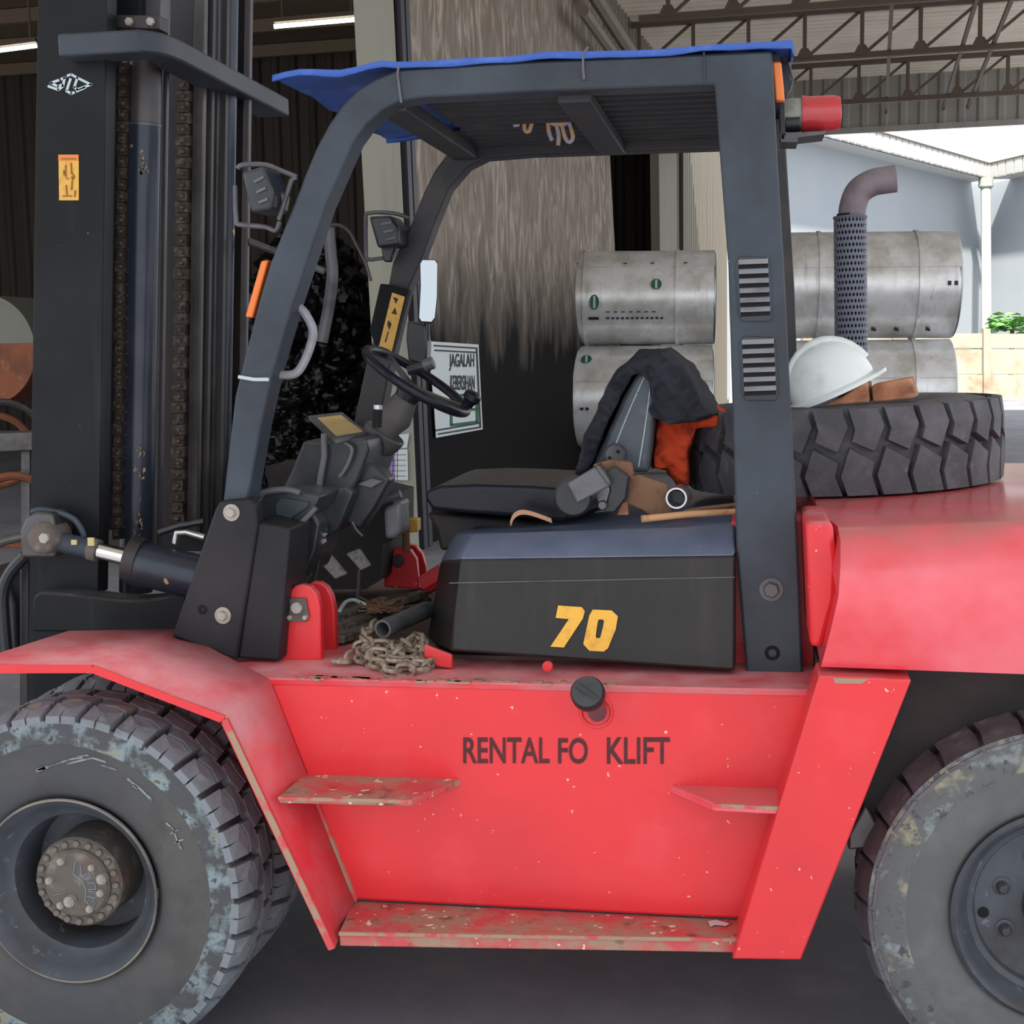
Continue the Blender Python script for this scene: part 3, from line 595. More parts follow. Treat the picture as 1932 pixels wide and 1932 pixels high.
for (x, y), (x2, y2) in zip([(424, 1357), (640, 1796)], [(627, 1790), (640, 1796)]): b.bar(P(x, y, -.004), P(x2, y2, -.004), .008, .014) if (x, y) != (x2, y2) else None
b.to('worn_edge', WORN, fe)
MB().bar(P(669, 1700, .165), P(578, 1465, .165), .012, .012).to('weld_seam', WORN, fe)
# frame behind the wheel and under the fender
MB().hexa([V((-.35, .56, .25)), V((.5, .56, .25)), V((.5, 1.1, .25)), V((-.35, 1.1, .25))], [V((-.2, .56, .88)), V((.5, .56, .88)), V((.5, 1.1, .88)), V((-.2, 1.1, .88))]).to('front_axle_frame', SOOT, FL)
# ---- steps
def step(name, far, near, th, m, lipm=None):
    z = P(far[0][0], far[0][1], .17).z
    f_ = [P(x, y, .18) for x, y in far]; f_ = [V((q.x, .18, z if name != 'bottom_step' else q.z)) for q in f_]; n_ = [PZ(x, y, z if name != 'bottom_step' else (f_[0].z + f_[1].z) / 2) for x, y in near]
    o = MB().prism([f_[0], f_[1], n_[1], n_[0]], (0, 0, -th)).to(name, m, FL, bevel=.003)
    MB().bar(n_[0] + V((0, -.002, -.004)), n_[1] + V((0, -.002, -.004)), .006, .008).to('worn_edge', WORN, o); return o
step('side_step', [(575, 1461), (874, 1469)], [(526, 1502), (777, 1508)], .016, STEPM)
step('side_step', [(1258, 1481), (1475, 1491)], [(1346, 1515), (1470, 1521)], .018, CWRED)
step('bottom_step', [(666, 1699), (1412, 1736)], [(640, 1757), (1405, 1769)], .034, STEPM)
bp_ = slab('brace_plate', [(1545, 1275), (1720, 1283), (1511, 1812), (1381, 1810)], .04, .13, RED, FL, bevel=.004)
flat([[(1572, 1279), (1640, 1281), (1625, 1290), (1575, 1289)]], lambda x, y: P(x, y, .04), 'paint_chip', WORN, bp_)
# ---- fuel filler
c0, c1 = P(1127, 1345, .17), P(1108, 1306, .03); ax = (c1 - c0).normalized()
fc = MB().lathe(c1, ax, [(0, -.03), (.034, -.03), (.036, -.022), (.036, -.002), (.032, .004), (0, .004)], 28).to('fuel_cap', PLASTIC, FL)
MB().tube([c0, c1 - ax * .02], .02, 14).to('filler_neck', PIPEM, fc); MB().bar(c1 + ax * .008 + V((-.022, 0, .016)), c1 + ax * .008 + V((.022, 0, -.016)), .01, .01).to('cap_ridge', PLASTIC, fc)
MB().ring(P(1125, 1343, .168), (0, -1, 0), .034, .004, 28, 6).to('filler_ring', RED, fc)
# ---- hood with the number
hood = []
ha = [P(850, 1228, .28), P(869, 1055, .31), P(890, 1009, .40)]; hb = [P(1387, 1266, .28), P(1387, 1049, .31), P(1387, 992, .40)]; hc = [P(806, 1211, .62), P(831, 1060, .62), P(858, 1008, .62)]
rings = [[a, q, V((q.x, 1.42, q.z)), V((a.x, 1.42, a.z)), V((c.x, 1.1, c.z)), c] for a, q, c in zip(ha, hb, hc)]
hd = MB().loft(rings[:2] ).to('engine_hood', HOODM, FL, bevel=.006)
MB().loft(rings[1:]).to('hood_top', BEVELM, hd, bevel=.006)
hn = (hb[0] - ha[0]).cross(ha[1] - ha[0]).normalized(); hn = -hn if hn.y > 0 else hn
hf = lambda x, y: PP(x, y, ha[0] + hn * .006, hn)
k = lambda L: [(800 + x / 3.22, 1060 + y / 3.22) for x, y in L]
flat([k([(815, 265), (960, 275), (978, 300), (965, 345), (850, 520), (768, 515), (880, 348), (800, 340)])], hf, 'number_seven', YELLOW, hd, .0015, hn)
o_ = k([(1025, 290), (1140, 295), (1178, 330), (1165, 410), (1118, 525), (1092, 545), (1005, 540), (968, 500), (978, 450), (1005, 325)]); i_ = k([(1062, 350), (1085, 350), (1094, 360), (1090, 385), (1074, 450), (1068, 463), (1050, 463), (1043, 455), (1046, 430), (1056, 365)])
flat([[o_[j], o_[(j + 1) % 10], i_[(j + 1) % 10], i_[j]] for j in range(10)], hf, 'number_zero', YELLOW, hd, .0015, hn)
flat(strokes([[(848, 1100), (1000, 1097), (1386, 1089)]], 1.6), hf, 'seam_line', PIPEM, hd, .001, hn)
bolt(P(1034, 1256, .26), (0, -1, 0), .012, .012, 'hood_latch', RED, hd, False)
slab('engine_side', [(1380, 985), (1545, 985), (1545, 1290), (1380, 1290)], .42, .9, RED, FL)
slab('engine_side', [(1519, 985), (1570, 984), (1581, 1060), (1578, 1130), (1552, 1222), (1529, 1222)], .13, .3, RED, FL, bevel=.012)
# ---- counterweight: lofted, rolls over on top
rows = [((1549, 1258), (2040, 1276), .07), ((1566, 1195), (2040, 1210), .05), ((1582, 1125), (2040, 1130), .045), ((1586, 1065), (2040, 1040), .065), ((1586, 1020), (2040, 985), .11), ((1580, 985), (2040, 948), .19), ((1545, 962), (2040, 920), .34)]
R_ = []
for s in range(8):
    s /= 7; col = []
    for a, c, y in rows: col.append(P(a[0] + (c[0] - a[0]) * s, a[1] + (c[1] - a[1]) * s, y))
    top = col[-1]; top.z = min(top.z, 1.244 + .034 * (top.x - 1.75)); col[-2].z = min(col[-2].z, top.z - .012)
    col += [V((top.x, .7, top.z + .004)), V((top.x, 1.36, top.z)), V((top.x, 1.6, top.z - .1)), V((top.x, 1.66, col[2].z)), V((top.x, 1.64, col[0].z))]
    R_.append(col)
ext = [q + V((.35, 0, 0)) for q in R_[-1]]; R_.append(ext)
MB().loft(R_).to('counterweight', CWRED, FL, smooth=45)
MB().box((2.1, .85, .75), (.9, 1.2, .36)).to('rear_chassis', SOOT, FL)
MB().box((2.1, .85, .45), (.22, 1.1, .2)).to('rear_axle', SOOT, FL)
slab('axle_link', [(1632, 1520), (1660, 1560), (1655, 1600), (1600, 1605), (1600, 1575)], .22, .1, STEEL, FL, bevel=.006)
# ---- wheels, local axis y, outer face towards -y
def lug(b, poly, R, w, rb, N, i, off=0, ins=.9, crown=.02):
    p = 2 * pi * R / N; cs = sum(q[0] for q in poly) / len(poly); cy = sum(q[1] for q in poly) / len(poly); lo = []; hi = []
    for s, y in poly:
        for L, sc, r in ((lo, 1, rb), (hi, ins, R)):
            ss = cs + (s - cs) * sc; yy = (cy + (y - cy) * sc) * w; th = ((ss + i + off) * p) / R
            rr = r - crown * (2 * abs(yy) / w) ** 4 if r == R else r
            L.append(V((sin(th) * rr, yy, cos(th) * rr)))
    b.loft([lo, hi])
def tyre_meshes(R, w, rim, style):
    prof = [(rim - .006, -w * .40), (rim + .012, -w * .47), (rim + .05, -w * .51), ((rim + R) / 2 + .01, -w * .52), (R - .07, -w * .505), (R - .045, -w * .48), (R - .03, -w * .42), (R - .024, -w * .25), (R - .022, 0)]
    prof += [(r, -y) for r, y in prof[-2::-1]]
    tyre = MB().lathe((0, 0, 0), (0, 1, 0), prof, 96).mesh('tyre'); tb = MB(); sc = None
    if style == 'front':
        for i in range(30):
            for sg, of in ((1, 0), (-1, .5)):
                lug(tb, [(s, y * sg) for s, y in ((.05, -.5), (.46, -.5), (.485, -.37), (.51, -.5), (.93, -.5), (.98, -.26), (.6, -.205), (.1, -.26))], R, w, R - .04, 30, i, of, .93)
                lug(tb, [(s, y * sg) for s, y in ((.16, -.225), (.58, -.165), (.98, -.225), (1.04, -.03), (.62, .012), (.2, -.03))], R, w, R - .03, 30, i, of, .94)
        sc = MB().lathe((0, 0, 0), (0, 1, 0), [(R - .085, -w * .505), (R - .08, -w * .522), (R - .045, -w * .512), (R - .03, -w * .49), (R - .03, -w * .44)], 96).mesh('shoulder_band')
    elif style == 'rear':
        for i in range(28):
            for sg, of in ((1, 0), (-1, .5)):
                lug(tb, [(s, y * sg) for s, y in ((.03, -.5), (.97, -.5), (1.0, -.28), (.92, -.02), (.05, -.02), (.1, -.28))], R, w, R - .035, 28, i, of, .965, .03)
        sc = MB().lathe((0, 0, 0), (0, 1, 0), [(R - .1, -w * .51), (R - .09, -w * .527), (R - .05, -w * .515), (R - .02, -w * .47)], 96).mesh('shoulder_band')
    else:
        for i in range(30):
            q = lambda x, y: ((x - 720) / 240, .5 - (y - 985) / 525)
            lug(tb, [q(*t) for t in ((722, 985), (935, 985), (980, 1110), (915, 1282), (745, 1192), (768, 1112))], R, w, R - .028, 30, i, 0, .95, .006)
            lug(tb, [q(*t) for t in ((748, 1246), (900, 1312), (876, 1382), (915, 1510), (712, 1510), (672, 1402))], R, w, R - .028, 30, i, 0, .95, .006)
    return tyre, tb.mesh('tread'), sc
T_front = tyre_meshes(.42, .235, .212, 'front'); T_rear = tyre_meshes(.418, .25, .228, 'rear'); 
m_rim_f = MB().lathe((0, 0, 0), (0, 1, 0), [(.206, -.098), (.214, -.116), (.208, -.122), (.2, -.112), (.188, -.095), (.178, -.07), (.16, -.055), (.152, -.02), (.15, .05), (.09, .055)], 72).mesh('rim')
m_edge_f = MB().ring((0, -.119, 0), (0, 1, 0), .211, .0035, 72, 6).mesh('rim_edge')
m_hub_f = MB().lathe((0, 0, 0), (0, 1, 0), [(0, -.076), (.074, -.076), (.08, -.07), (.081, -.064), (.1, -.064), (.105, -.058), (.107, .055)], 48).mesh('hub')
m_b1 = MB().lathe((0, 0, 0), (0, -1, 0), [(0, 0), (.0085, 0), (.0085, .006), (.006, .008), (0, .008)], 8).mesh('hub_bolt'); m_b2 = MB().lathe((0, 0, 0), (0, -1, 0), [(0, 0), (.009, 0), (.009, .01), (.006, .013), (0, .013)], 10).mesh('hub_bolt')
m_rim_r = MB().lathe((0, 0, 0), (0, 1, 0), [(.222, -.1), (.23, -.122), (.222, -.13), (.212, -.122), (.205, -.1), (.196, -.088), (.19, -.075), (.178, -.07), (.172, -.058), (.1, -.05), (.075, -.052), (.07, -.09), (.06, -.095), (0, -.095)], 72).mesh('rim')
m_nut = MB().lathe((0, 0, 0), (0, -1, 0), [(0, 0), (.02, 0), (.02, .006), (.013, .007), (.012, .02), (.008, .026), (0, .026)], 12).mesh('lug_nut')
m_hole = MB().lathe((0, 0, 0), (0, -1, 0), [(0, 0), (.012, 0), (.012, .002), (0, .0025)], 16).mesh('hand_hole')
def wheel(name, mw, T, rear=False, full=True, label=None):
    t = link(name, T[0], RUBBERR if rear else RUBBER, FL, mw=mw, smooth=50, label=label)
    def sub(n, me, m, x=Matrix.Identity(4), sm=35):
        o = bpy.data.objects.new(n, me); COL.objects.link(o)
        if not me.materials: me.materials.append(m)
        for q in me.polygons: q.use_smooth = True
        me.set_sharp_from_angle(angle=radians(sm)); o.parent = t; o.matrix_parent_inverse = Matrix.Identity(4); o.matrix_basis = x; WORLD[o.name] = WORLD[t.name] @ x; return o
    sub('tread', T[1], TREADR if rear else TREADM, sm=25); sub('shoulder_band', T[2], SCUFFR if rear else SCUFF)
    if not full: return t, sub
    sub('rim', m_rim_r if rear else m_rim_f, RIMM)
    if rear:
        for i in range(8):
            a = radians(162 + 45 * i); sub('lug_nut', m_nut, RIMM, Matrix.Translation((cos(a) * .122, -.05, sin(a) * .122)))
            a += radians(26)
            if i % 2 == 0: sub('hand_hole', m_hole, DARK, Matrix.Translation((cos(a) * .155, -.0565, sin(a) * .155)))
    else:
        sub('rim_edge', m_edge_f, RIMEDGE); sub('hub', m_hub_f, HUBM)
        for i in range(20): a = 2 * pi * i / 20 + .1; sub('hub_bolt', m_b1, HUBM, Matrix.Translation((cos(a) * .092, -.063, sin(a) * .092)))
        for a, r, s in ((126, .062, 1), (180, .062, 1), (52, .06, .9), (-8, .063, 1), (-120, .062, 1), (-52, .064, 1), (22, .07, 1.4), (-102, .04, 1.5)):
            a = radians(a); sub('hub_bolt', m_b2, BOLTM, Matrix.Translation((cos(a) * r, -.075, sin(a) * r)) @ Matrix.Scale(s, 4))
        b = MB(); kk = lambda x, y: V(((x - 800) / 8.05 / 843 + .002, -.0775, -(y - 1020) / 8.05 / 843))
        for ln in ([(765, 640), (742, 850), (900, 950), (965, 1080), (955, 1240), (1075, 1345), (1130, 1240)], [(850, 700), (880, 860), (990, 800)], [(930, 900), (1030, 880), (990, 780)], [(985, 960), (1100, 930), (1120, 1040), (1000, 1060)], [(1000, 1090), (1130, 1080), (1140, 1180)], [(985, 1170), (1120, 1180), (1060, 1280)]):
            for p_, q_ in zip(ln, ln[1:]): b.bar(kk(*p_), kk(*q_), .0028, .001)
        sub('crayon_mark', b.mesh('crayon_mark'), CRAYON)
        b = MB()
        for x0, y0, x1, y1 in ((450, 1245, 640, 1160),): b.bar(kk(x0, y0), kk(x1, y1), .005, .001)
        sub('chalk_scratch', b.mesh('chalk_scratch'), BOLTM)
        b = MB(); inv = Matrix.Rotation(-.12, 3, 'Y')
        for ln in ([(82, 1449), (104, 1441), (130, 1431), (150, 1424), (172, 1420)], [(84, 1446), (100, 1443)], [(140, 1434), (168, 1426), (190, 1421), (214, 1428)], [(160, 1418), (182, 1416)], [(205, 1434), (232, 1442)], [(252, 1458), (276, 1478), (296, 1498)], [(262, 1470), (270, 1476)], [(320, 1540), (332, 1552), (338, 1572), (346, 1590)], [(326, 1560), (344, 1552)], [(332, 1578), (350, 1570)]):
            for p_, q_ in zip(ln, ln[1:]):
                c_ = [inv @ V(((x_ - 125) / 795, -.1235, -(y_ - 1683) / 843)) for x_, y_ in (p_, q_)]; b.bar(c_[0], c_[1], random.uniform(.002, .006), .0015, up=V((0, 1, 0)))
        if not rear: o = sub('sidewall_scuff', b.mesh('sidewall_scuff'), SCUFFMARK); o['kind'] = 'stuff'
    return t, sub
SCUFFMARK = mat('pale scuff mark', srgb(134, 140, 146), .8, var=(srgb(96, 100, 104), 60, .45, .6))
wheel('front_wheel', Matrix.Translation((0, .142, .42)) @ Matrix.Rotation(.12, 4, 'Y'), T_front)
wheel('front_wheel', Matrix.Translation((0, .41, .42)) @ Matrix.Rotation(.2, 4, 'Y'), T_front, full=False)
wheel('front_wheel', Matrix.Translation((0, 1.56, .42)) @ Matrix.Rotation(pi, 4, 'Z'), T_front); wheel('front_wheel', Matrix.Translation((0, 1.3, .42)) @ Matrix.Rotation(pi, 4, 'Z'), T_front, full=False)
rc = PZ(2008, 1728, .418)
wheel('rear_wheel', Matrix.Translation((rc.x, rc.y + .11, .418)), T_rear, True); wheel('rear_wheel', Matrix.Translation((rc.x, 1.7 - rc.y - .11, .418)) @ Matrix.Rotation(pi, 4, 'Z'), T_rear, True)

# ---- overhead guard
GN, GF = .33, 1.27
gd = slab('overhead_guard', [(420, 948), (443, 748), (457, 690), (491, 560), (510, 496), (573, 336), (597, 278), (620, 235), (645, 198), (672, 170), (706, 149), (753, 130), (1000, 115), (1457, 96), (1467, 300), (1479, 500), (1507, 1050), (1515, 1272), (1408, 1272), (1390, 1050), (1374, 500), (1348, 160), (1000, 174), (790, 185), (752, 193), (722, 208), (692, 235), (668, 268), (614, 391), (553, 574), (515, 704), (492, 806), (467, 948)], GN, .085, GUARD, FL, bevel=.006, smooth=25)
slab('far_frame', [(640, 930), (690, 690), (733, 536), (741, 493), (773, 429), (800, 362), (820, 322), (845, 288), (820, 272), (850, 245), (1000, 238), (1490, 222), (1482, 260), (1499, 545), (1512, 900), (1440, 900), (1420, 545), (1405, 278), (1000, 292), (915, 299), (881, 316), (846, 357), (817, 429), (794, 493), (768, 551), (741, 667), (690, 930)], GF, .08, GUARDIN, gd, bevel=.005, smooth=25)
zr = P(1000, 150, GN).z
xa, xb = P(760, 170, .4).x + .03, P(1352, 150, .4).x + .02
tl = (P(1457, 96, GN).z - P(753, 130, GN).z) / (P(1457, 96, GN).x - P(753, 130, GN).x)
zz = lambda x: P(753, 130, GN).z + tl * (x - P(753, 130, GN).x) - .035
for i in range(11):
    y = GN + .12 + i * .078
    MB().bar(V((xa, y, zz(xa) - .002)), V((xb, y, zz(xb) - .002)), .022, .03).to('roof_bar', GUARDIN, gd, smooth=0)
for (xn, yn), wd, hh in (((742, 205), .07, .035), ((1085, 175), .075, .03)):
    q = P(xn, yn, GN + .085); MB().bar(V((q.x, GN + .06, zz(q.x) - .03)), V((q.x, GF + .02, zz(q.x) - .03)), wd, hh).to('cross_beam', GUARDIN, gd, bevel=.004)
q = P(1440, 130, GN + .05); MB().bar(V((q.x, GN + .06, q.z)), V((q.x, GF + .02, q.z)), .07, .06).to('cross_beam', GUARDIN, gd)
# louvred vents in the rear leg
for (x0, y0, x1, y1, sk) in ((1390, 487, 1452, 605, 5), (1397, 638, 1463, 754, 5)):
    v = slab('vent', [(x0 + 6, y0 - 4), (x1 - 6, y0 - 2), (x1 + 1, y0 + 10), (x1 + sk + 2, y1 - 10), (x1 - 4 + sk, y1 + 2), (x0 + sk + 6, y1 + 2), (x0 + sk - 2, y1 - 10), (x0 - 3, y0 + 10)], GN - .004, .01, GUARD, gd, bevel=.002)
    n = 6; dy = (y1 - y0 - 10) / n
    for i in range(n):
        ya = y0 + 4 + i * dy; o0 = sk * i / n
        MB().add([], []).prism([P(x0 + 3 + o0, ya + 9, GN - .0045), P(x1 - 3 + o0, ya + 6, GN - .0045), P(x1 - 3 + o0, ya + 14, GN - .0045), P(x0 + 3 + o0, ya + 17, GN - .0045)], (0, .002, 0)).to('slot', DARK, v, smooth=0)
        MB().hexa([P(x0 + 3 + o0, ya - 2, GN - .003), P(x1 - 3 + o0, ya - 4, GN - .003), P(x1 - 3 + o0, ya + 6, GN - .013), P(x0 + 3 + o0, ya + 8, GN - .013)], [P(x0 + 3 + o0, ya - 2, GN + .002), P(x1 - 3 + o0, ya - 4, GN + .002), P(x1 - 3 + o0, ya + 6, GN - .003), P(x0 + 3 + o0, ya + 8, GN - .003)]).to('louver', HANDG, v, smooth=0)
bolt(P(1455, 1112, GN), (0, -1, 0), .018, .014, 'bolt', STEEL, gd, True, .026); MB().ring(P(1457, 1232, GN), (0, -1, 0), .013, .004, 20, 6).to('bolt_hole', DARK, gd)
# front leg foot
ft = slab('leg_foot', [(405, 962), (414, 946), (470, 940), (482, 952), (486, 990), (446, 1246), (324, 1200)], GN - .03, .05, FOOTM, FL, bevel=.006)
slab('foot_box', [(486, 985), (548, 996), (528, 1247), (448, 1242)], GN - .02, .16, FOOTM, FL, bevel=.006)
for x, y in ((437, 967), (421, 1161)): bolt(P(x, y, GN - .03), (0, -1, 0), .012, .012, 'bolt', BOLTM, ft, True, .02)
MB().ring(P(382, 1150, GN - .03), (0, -1, 0), .008, .004, 16, 6).to('bolt_hole', DARK, ft)
# grab handle, reflector, tape
ptube('grab_handle', smoothp([(553, 530), (554, 570), (573, 588), (590, 622), (584, 658), (566, 696), (548, 707), (514, 706)], 4), GN + .06, .0105, HANDG, FL)
slab('amber_reflector', [(492, 492), (506, 490), (476, 600), (462, 598)], GN + .01, .03, ORANGE, FL, bevel=.004)
ptube('tie_tape', [(450, 711), (480, 716), (507, 716)], GN - .006, .0045, WPAINT, gd)
# lamps
def lamp(body, wires, Y, lb, dy):
    L_ = slab('work_lamp', body, Y, dy, PLASTIC, FL, bevel=.008, label=lb)
    for i in range(3):
        t = (i + 1) / 4; a = (body[0][0] + (body[4][0] - body[0][0]) * t + 20, body[0][1] + (body[4][1] - body[0][1]) * t); c = (body[1][0] + (body[3][0] - body[1][0]) * t - 3, body[1][1] + (body[3][1] - body[1][1]) * t)
        MB().bar(P(a[0], a[1], Y - .003), P(c[0], c[1], Y - .003), .004, .006).to('lamp_rib', PIPEM, L_, smooth=0)
    for w in wires: ptube('lamp_bracket', w, Y + dy / 2, .006, PIPEM, L_, 8)
lamp([(455, 324), (497, 313), (518, 362), (512, 396), (473, 402)], [smoothp([(448, 318), (458, 311), (500, 311), (530, 322), (560, 334)], 3), [(560, 334), (550, 340), (526, 415)], smoothp([(444, 350), (446, 415), (455, 424), (500, 428), (520, 435), (528, 418)], 3)], .30, 'ribbed grey lamp back on the near leg', .12)
lamp([(695, 408), (738, 406), (752, 428), (754, 462), (712, 468)], [smoothp([(691, 495), (690, 415), (697, 402), (740, 402), (772, 411)], 3), [(691, 488), (700, 490), (742, 484), (750, 470)]], 1.16, 'black lamp on the far leg', .12)
slab('lamp_stem', [(718, 466), (742, 464), (736, 494), (724, 494)], 1.2, .03, PLASTIC, FL, bevel=.004)
# warning plate and mirror on the far leg
wp = slab('warning_plate', [(717, 535), (738, 537), (771, 546), (737, 672), (711, 662), (697, 624)], 1.225, .04, DARK, FL, bevel=.004)
wf = lambda x, y: P(x, y, 1.224)
flat([[(740, 552), (764, 560), (738, 668), (714, 658)]], wf, 'yellow_label', LBLY, wp, .001)
flat([[(742, 560), (752, 564), (747, 573)], [(746, 580), (749, 594), (739, 591)], [(733, 604), (739, 611), (735, 622), (731, 613)], [(732, 626), (734, 626), (728, 646), (726, 645)], [(717, 653), (736, 660), (736, 661), (717, 655)]], wf, 'warning_sign', INK, wp, .003)
mo = P(808, 550, 1.10); mn = V((.27, -.96, .03)).normalized(); mf = lambda x, y: PP(x, y, mo, mn)
mr = MB().prism([mf(x, y) for x, y in ((796, 489), (821, 489), (827, 497), (826, 560), (822, 600), (815, 610), (794, 609), (789, 600), (792, 540), (791, 497))], -mn * .02).to('side_mirror', PLASTIC, FL, bevel=.003)
flat([[(797, 491), (820, 491), (825, 498), (824, 560), (820, 599), (814, 607), (795, 606), (791, 599), (794, 540), (793, 498)]], mf, 'mirror_glass', MIRROR, mr, .003, mn)
ptube('mirror_stalk', [(806, 600), (805, 640), (790, 690)], 1.12, .008, PLASTIC, mr); 
slab('stalk_box', [(768, 605), (800, 612), (806, 650), (804, 690), (770, 680), (766, 640)], 1.1, .06, PLASTIC, FL, bevel=.006)
# beacon, amber marker, tarpaulin is its own thing
c = P(1512, 216, .62); ax = V((1, 0, 0)); r = 35 * 3.2 / FPX
be = MB().lathe(c, ax, [(0, 0), (r, 0), (r * 1.02, .008), (r * .97, .012), (r * .97, .075), (r * .85, .088), (0, .092)], 32).to('beacon', REDLENS, FL)
MB().lathe(c, ax, [(0, -.04), (r * .85, -.04), (r * .9, -.03), (r * .9, 0), (0, 0)], 28).to('beacon_base', CREAM, be); MB().tube([c + V((-.036, -.02, -.022)), c + V((-.004, -.02, -.022))], .02, 14).to('base_dark_part', PLASTIC, be)  # small dark plastic cylinder across the lower half of the beacon base
slab('beacon_bracket', [(1472, 252), (1558, 247), (1556, 253), (1505, 259), (1505, 268), (1474, 268)], .56, .12, STEEL, FL); slab('beacon_bracket', [(1470, 172), (1479, 172), (1482, 262), (1474, 262)], .56, .12, PLASTIC, FL)
slab('amber_marker', [(1457, 116), (1474, 116), (1481, 190), (1463, 190)], GN + .03, .03, ORANGE, FL, bevel=.004)
slab('marker_plate', [(1474, 112), (1488, 118), (1493, 165), (1482, 175), (1478, 172)], GN + .14, .05, PLASTIC, FL)

# ---- mast
xl = lambda x, y: x - (y - 600) * .0145
def vbar(name, x0, x1, yt, yb, Y, dY, m, parent, **kw):
    return slab(name, [(xl(x0, yt), yt), (xl(x1, yt), yt), (xl(x1, yb), yb), (xl(x0, yb), yb)], Y, dY, m, parent, **kw)
ms = vbar('mast', 62, 195, -90, 1120, .50, .055, BLACK, FL, bevel=.006)
vbar('web_plate', 62, 193, -90, 1350, .49, .02, BLACK, ms, bevel=.003)
e = strokes([[(680, 430), (540, 490), (270, 590), (480, 700), (620, 640)], [(680, 430), (630, 690), (490, 800), (190, 690)], [(860, 470), (750, 800)], [(770, 370), (880, 330), (1060, 430), (1480, 640), (1060, 790), (975, 720), (1060, 460)], [(740, 830), (880, 915), (1010, 860), (1300, 730)]], 74)
flat([[(80 + x / 16.1, 120 + y / 16.1) for x, y in q] for q in e], lambda x, y: P(x, y, .49), 'emblem', WPAINT, ms)
lb = flat([[(111, 292), (149, 292), (149, 378), (112, 378)]], lambda x, y: P(x, y, .49), 'warning_label', LBLY, ms)
flat([[(111, 292), (149, 292), (149, 303), (111, 303)]], lambda x, y: P(x, y, .49), 'label_header', LBLO, ms, .003)
flat(strokes([[(118, 300), (144, 300)], [(125, 312), (125, 333)], [(135, 308), (136, 328)], [(126, 337), (130, 337)], [(138, 328), (141, 334), (138, 339), (136, 334)], [(126, 350), (127, 367)], [(137, 342), (136, 358)], [(120, 370), (136, 370)], [(121, 322), (122, 330)], [(143, 360), (142, 371)]], 2.2), lambda x, y: P(x, y, .49), 'label_print', mat('label ink', srgb(150, 92, 30), .6), ms, .004)
def chain(name, x0, x1, yt, yb, Y, pitch, m, pinm, pinx):
    b = MB(); pb = MB(); y = yt; i = 0
    while y < yb:
        s = 0 if i % 2 else (x1 - x0) * .1
        p = [P(xl(x0 + s, y), y, Y), P(xl(x1 - s, y), y, Y), P(xl(x1 - s, y + pitch * .93), y + pitch * .93, Y), P(xl(x0 + s, y + pitch * .93), y + pitch * .93, Y)]
        b.prism(p, (0, .03, 0))
        if pinx: c = P(xl(pinx, y), y + pitch * .5, Y); pb.lathe(c, (0, -1, 0), [(0, 0), (.0055, 0), (.0045, .006), (0, .008)], 8)
        y += pitch; i += 1
    o = b.to(name, m, ms, smooth=0); q = pb.to('chain_pins', pinm, ms) if pb.v else o; q['kind'] = 'stuff'; return o
vbar('chain_cover', 205, 216, -90, 1000, .64, .02, MASTIN, ms)
chain('lift_chain', 216, 231, 118, 1010, .62, 22, CHAINM, STEEL, 226)
a, c = P(xl(266, 60), 60, .68), P(xl(264, 1115), 1115, .68); r = 33 * (a - CAM).dot(FW) / FPX
cy = MB().tube([a, c], r, 28).to('lift_cylinder', CYLM, ms); MB().tube([P(xl(266, 235), 235, .68), P(xl(266, 239), 239, .68)], r * 1.02, 28).to('cylinder_seam', STEEL, cy)
MB().tube([P(xl(266, 60), 60, .679), P(xl(266, 233), 233, .679)], r * .985, 28).to('cylinder_head', RAILG, cy)
b = MB()
for i in range(26):
    y = random.choice([random.uniform(840, 1020), random.uniform(840, 1080), random.uniform(285, 330)]); x = 262 + random.gauss(4, 5); q = P(xl(x, y), y, .68 - r * .99)
    b.add([q + V((random.uniform(-.006, .006) , -.0005, random.uniform(-.012, .012))) for _ in range(5)], [(0, 1, 2, 3, 4)])
o = b.to('flaked_paint', mat('tan primer', srgb(168, 140, 112), .8), cy, smooth=0); o['kind'] = 'stuff'
vbar('mast_rail', 301, 309, -90, 1050, .72, .015, RAILG, ms, bevel=.002)
vbar('chain_backing', 311, 357, -90, 1010, .93, .02, MASTIN, ms)
chain('lift_chain', 326, 352, 150, 1000, .88, 21, CHAINM, STEEL, 341)
vbar('mast_rail', 357, 378, -90, 1010, .90, .025, RAILG, ms, bevel=.003); vbar('mast_rail', 384, 394, -90, 1010, .94, .02, MASTIN, ms); vbar('mast_rail', 394, 406, -90, 1010, .98, .025, RAILG, ms, bevel=.002)  # middle strip is no rail: its dark colour stands for a shaded gap
a, c = P(xl(428, -90), -90, 1.05), P(xl(426, 1010), 1010, 1.05); MB().tube([a, c], 14 * (a - CAM).dot(FW) / FPX, 20).to('lift_cylinder', CYLM, ms)
vbar('far_channel', 412, 462, -90, 1000, 1.14, .03, MASTIN, ms, bevel=.004); vbar('channel_edge', 453, 465, -90, 1000, 1.10, .02, RAILG, ms, bevel=.003); vbar('mast_backplate', 190, 420, -90, 1040, 1.0, .05, MASTIN, ms)
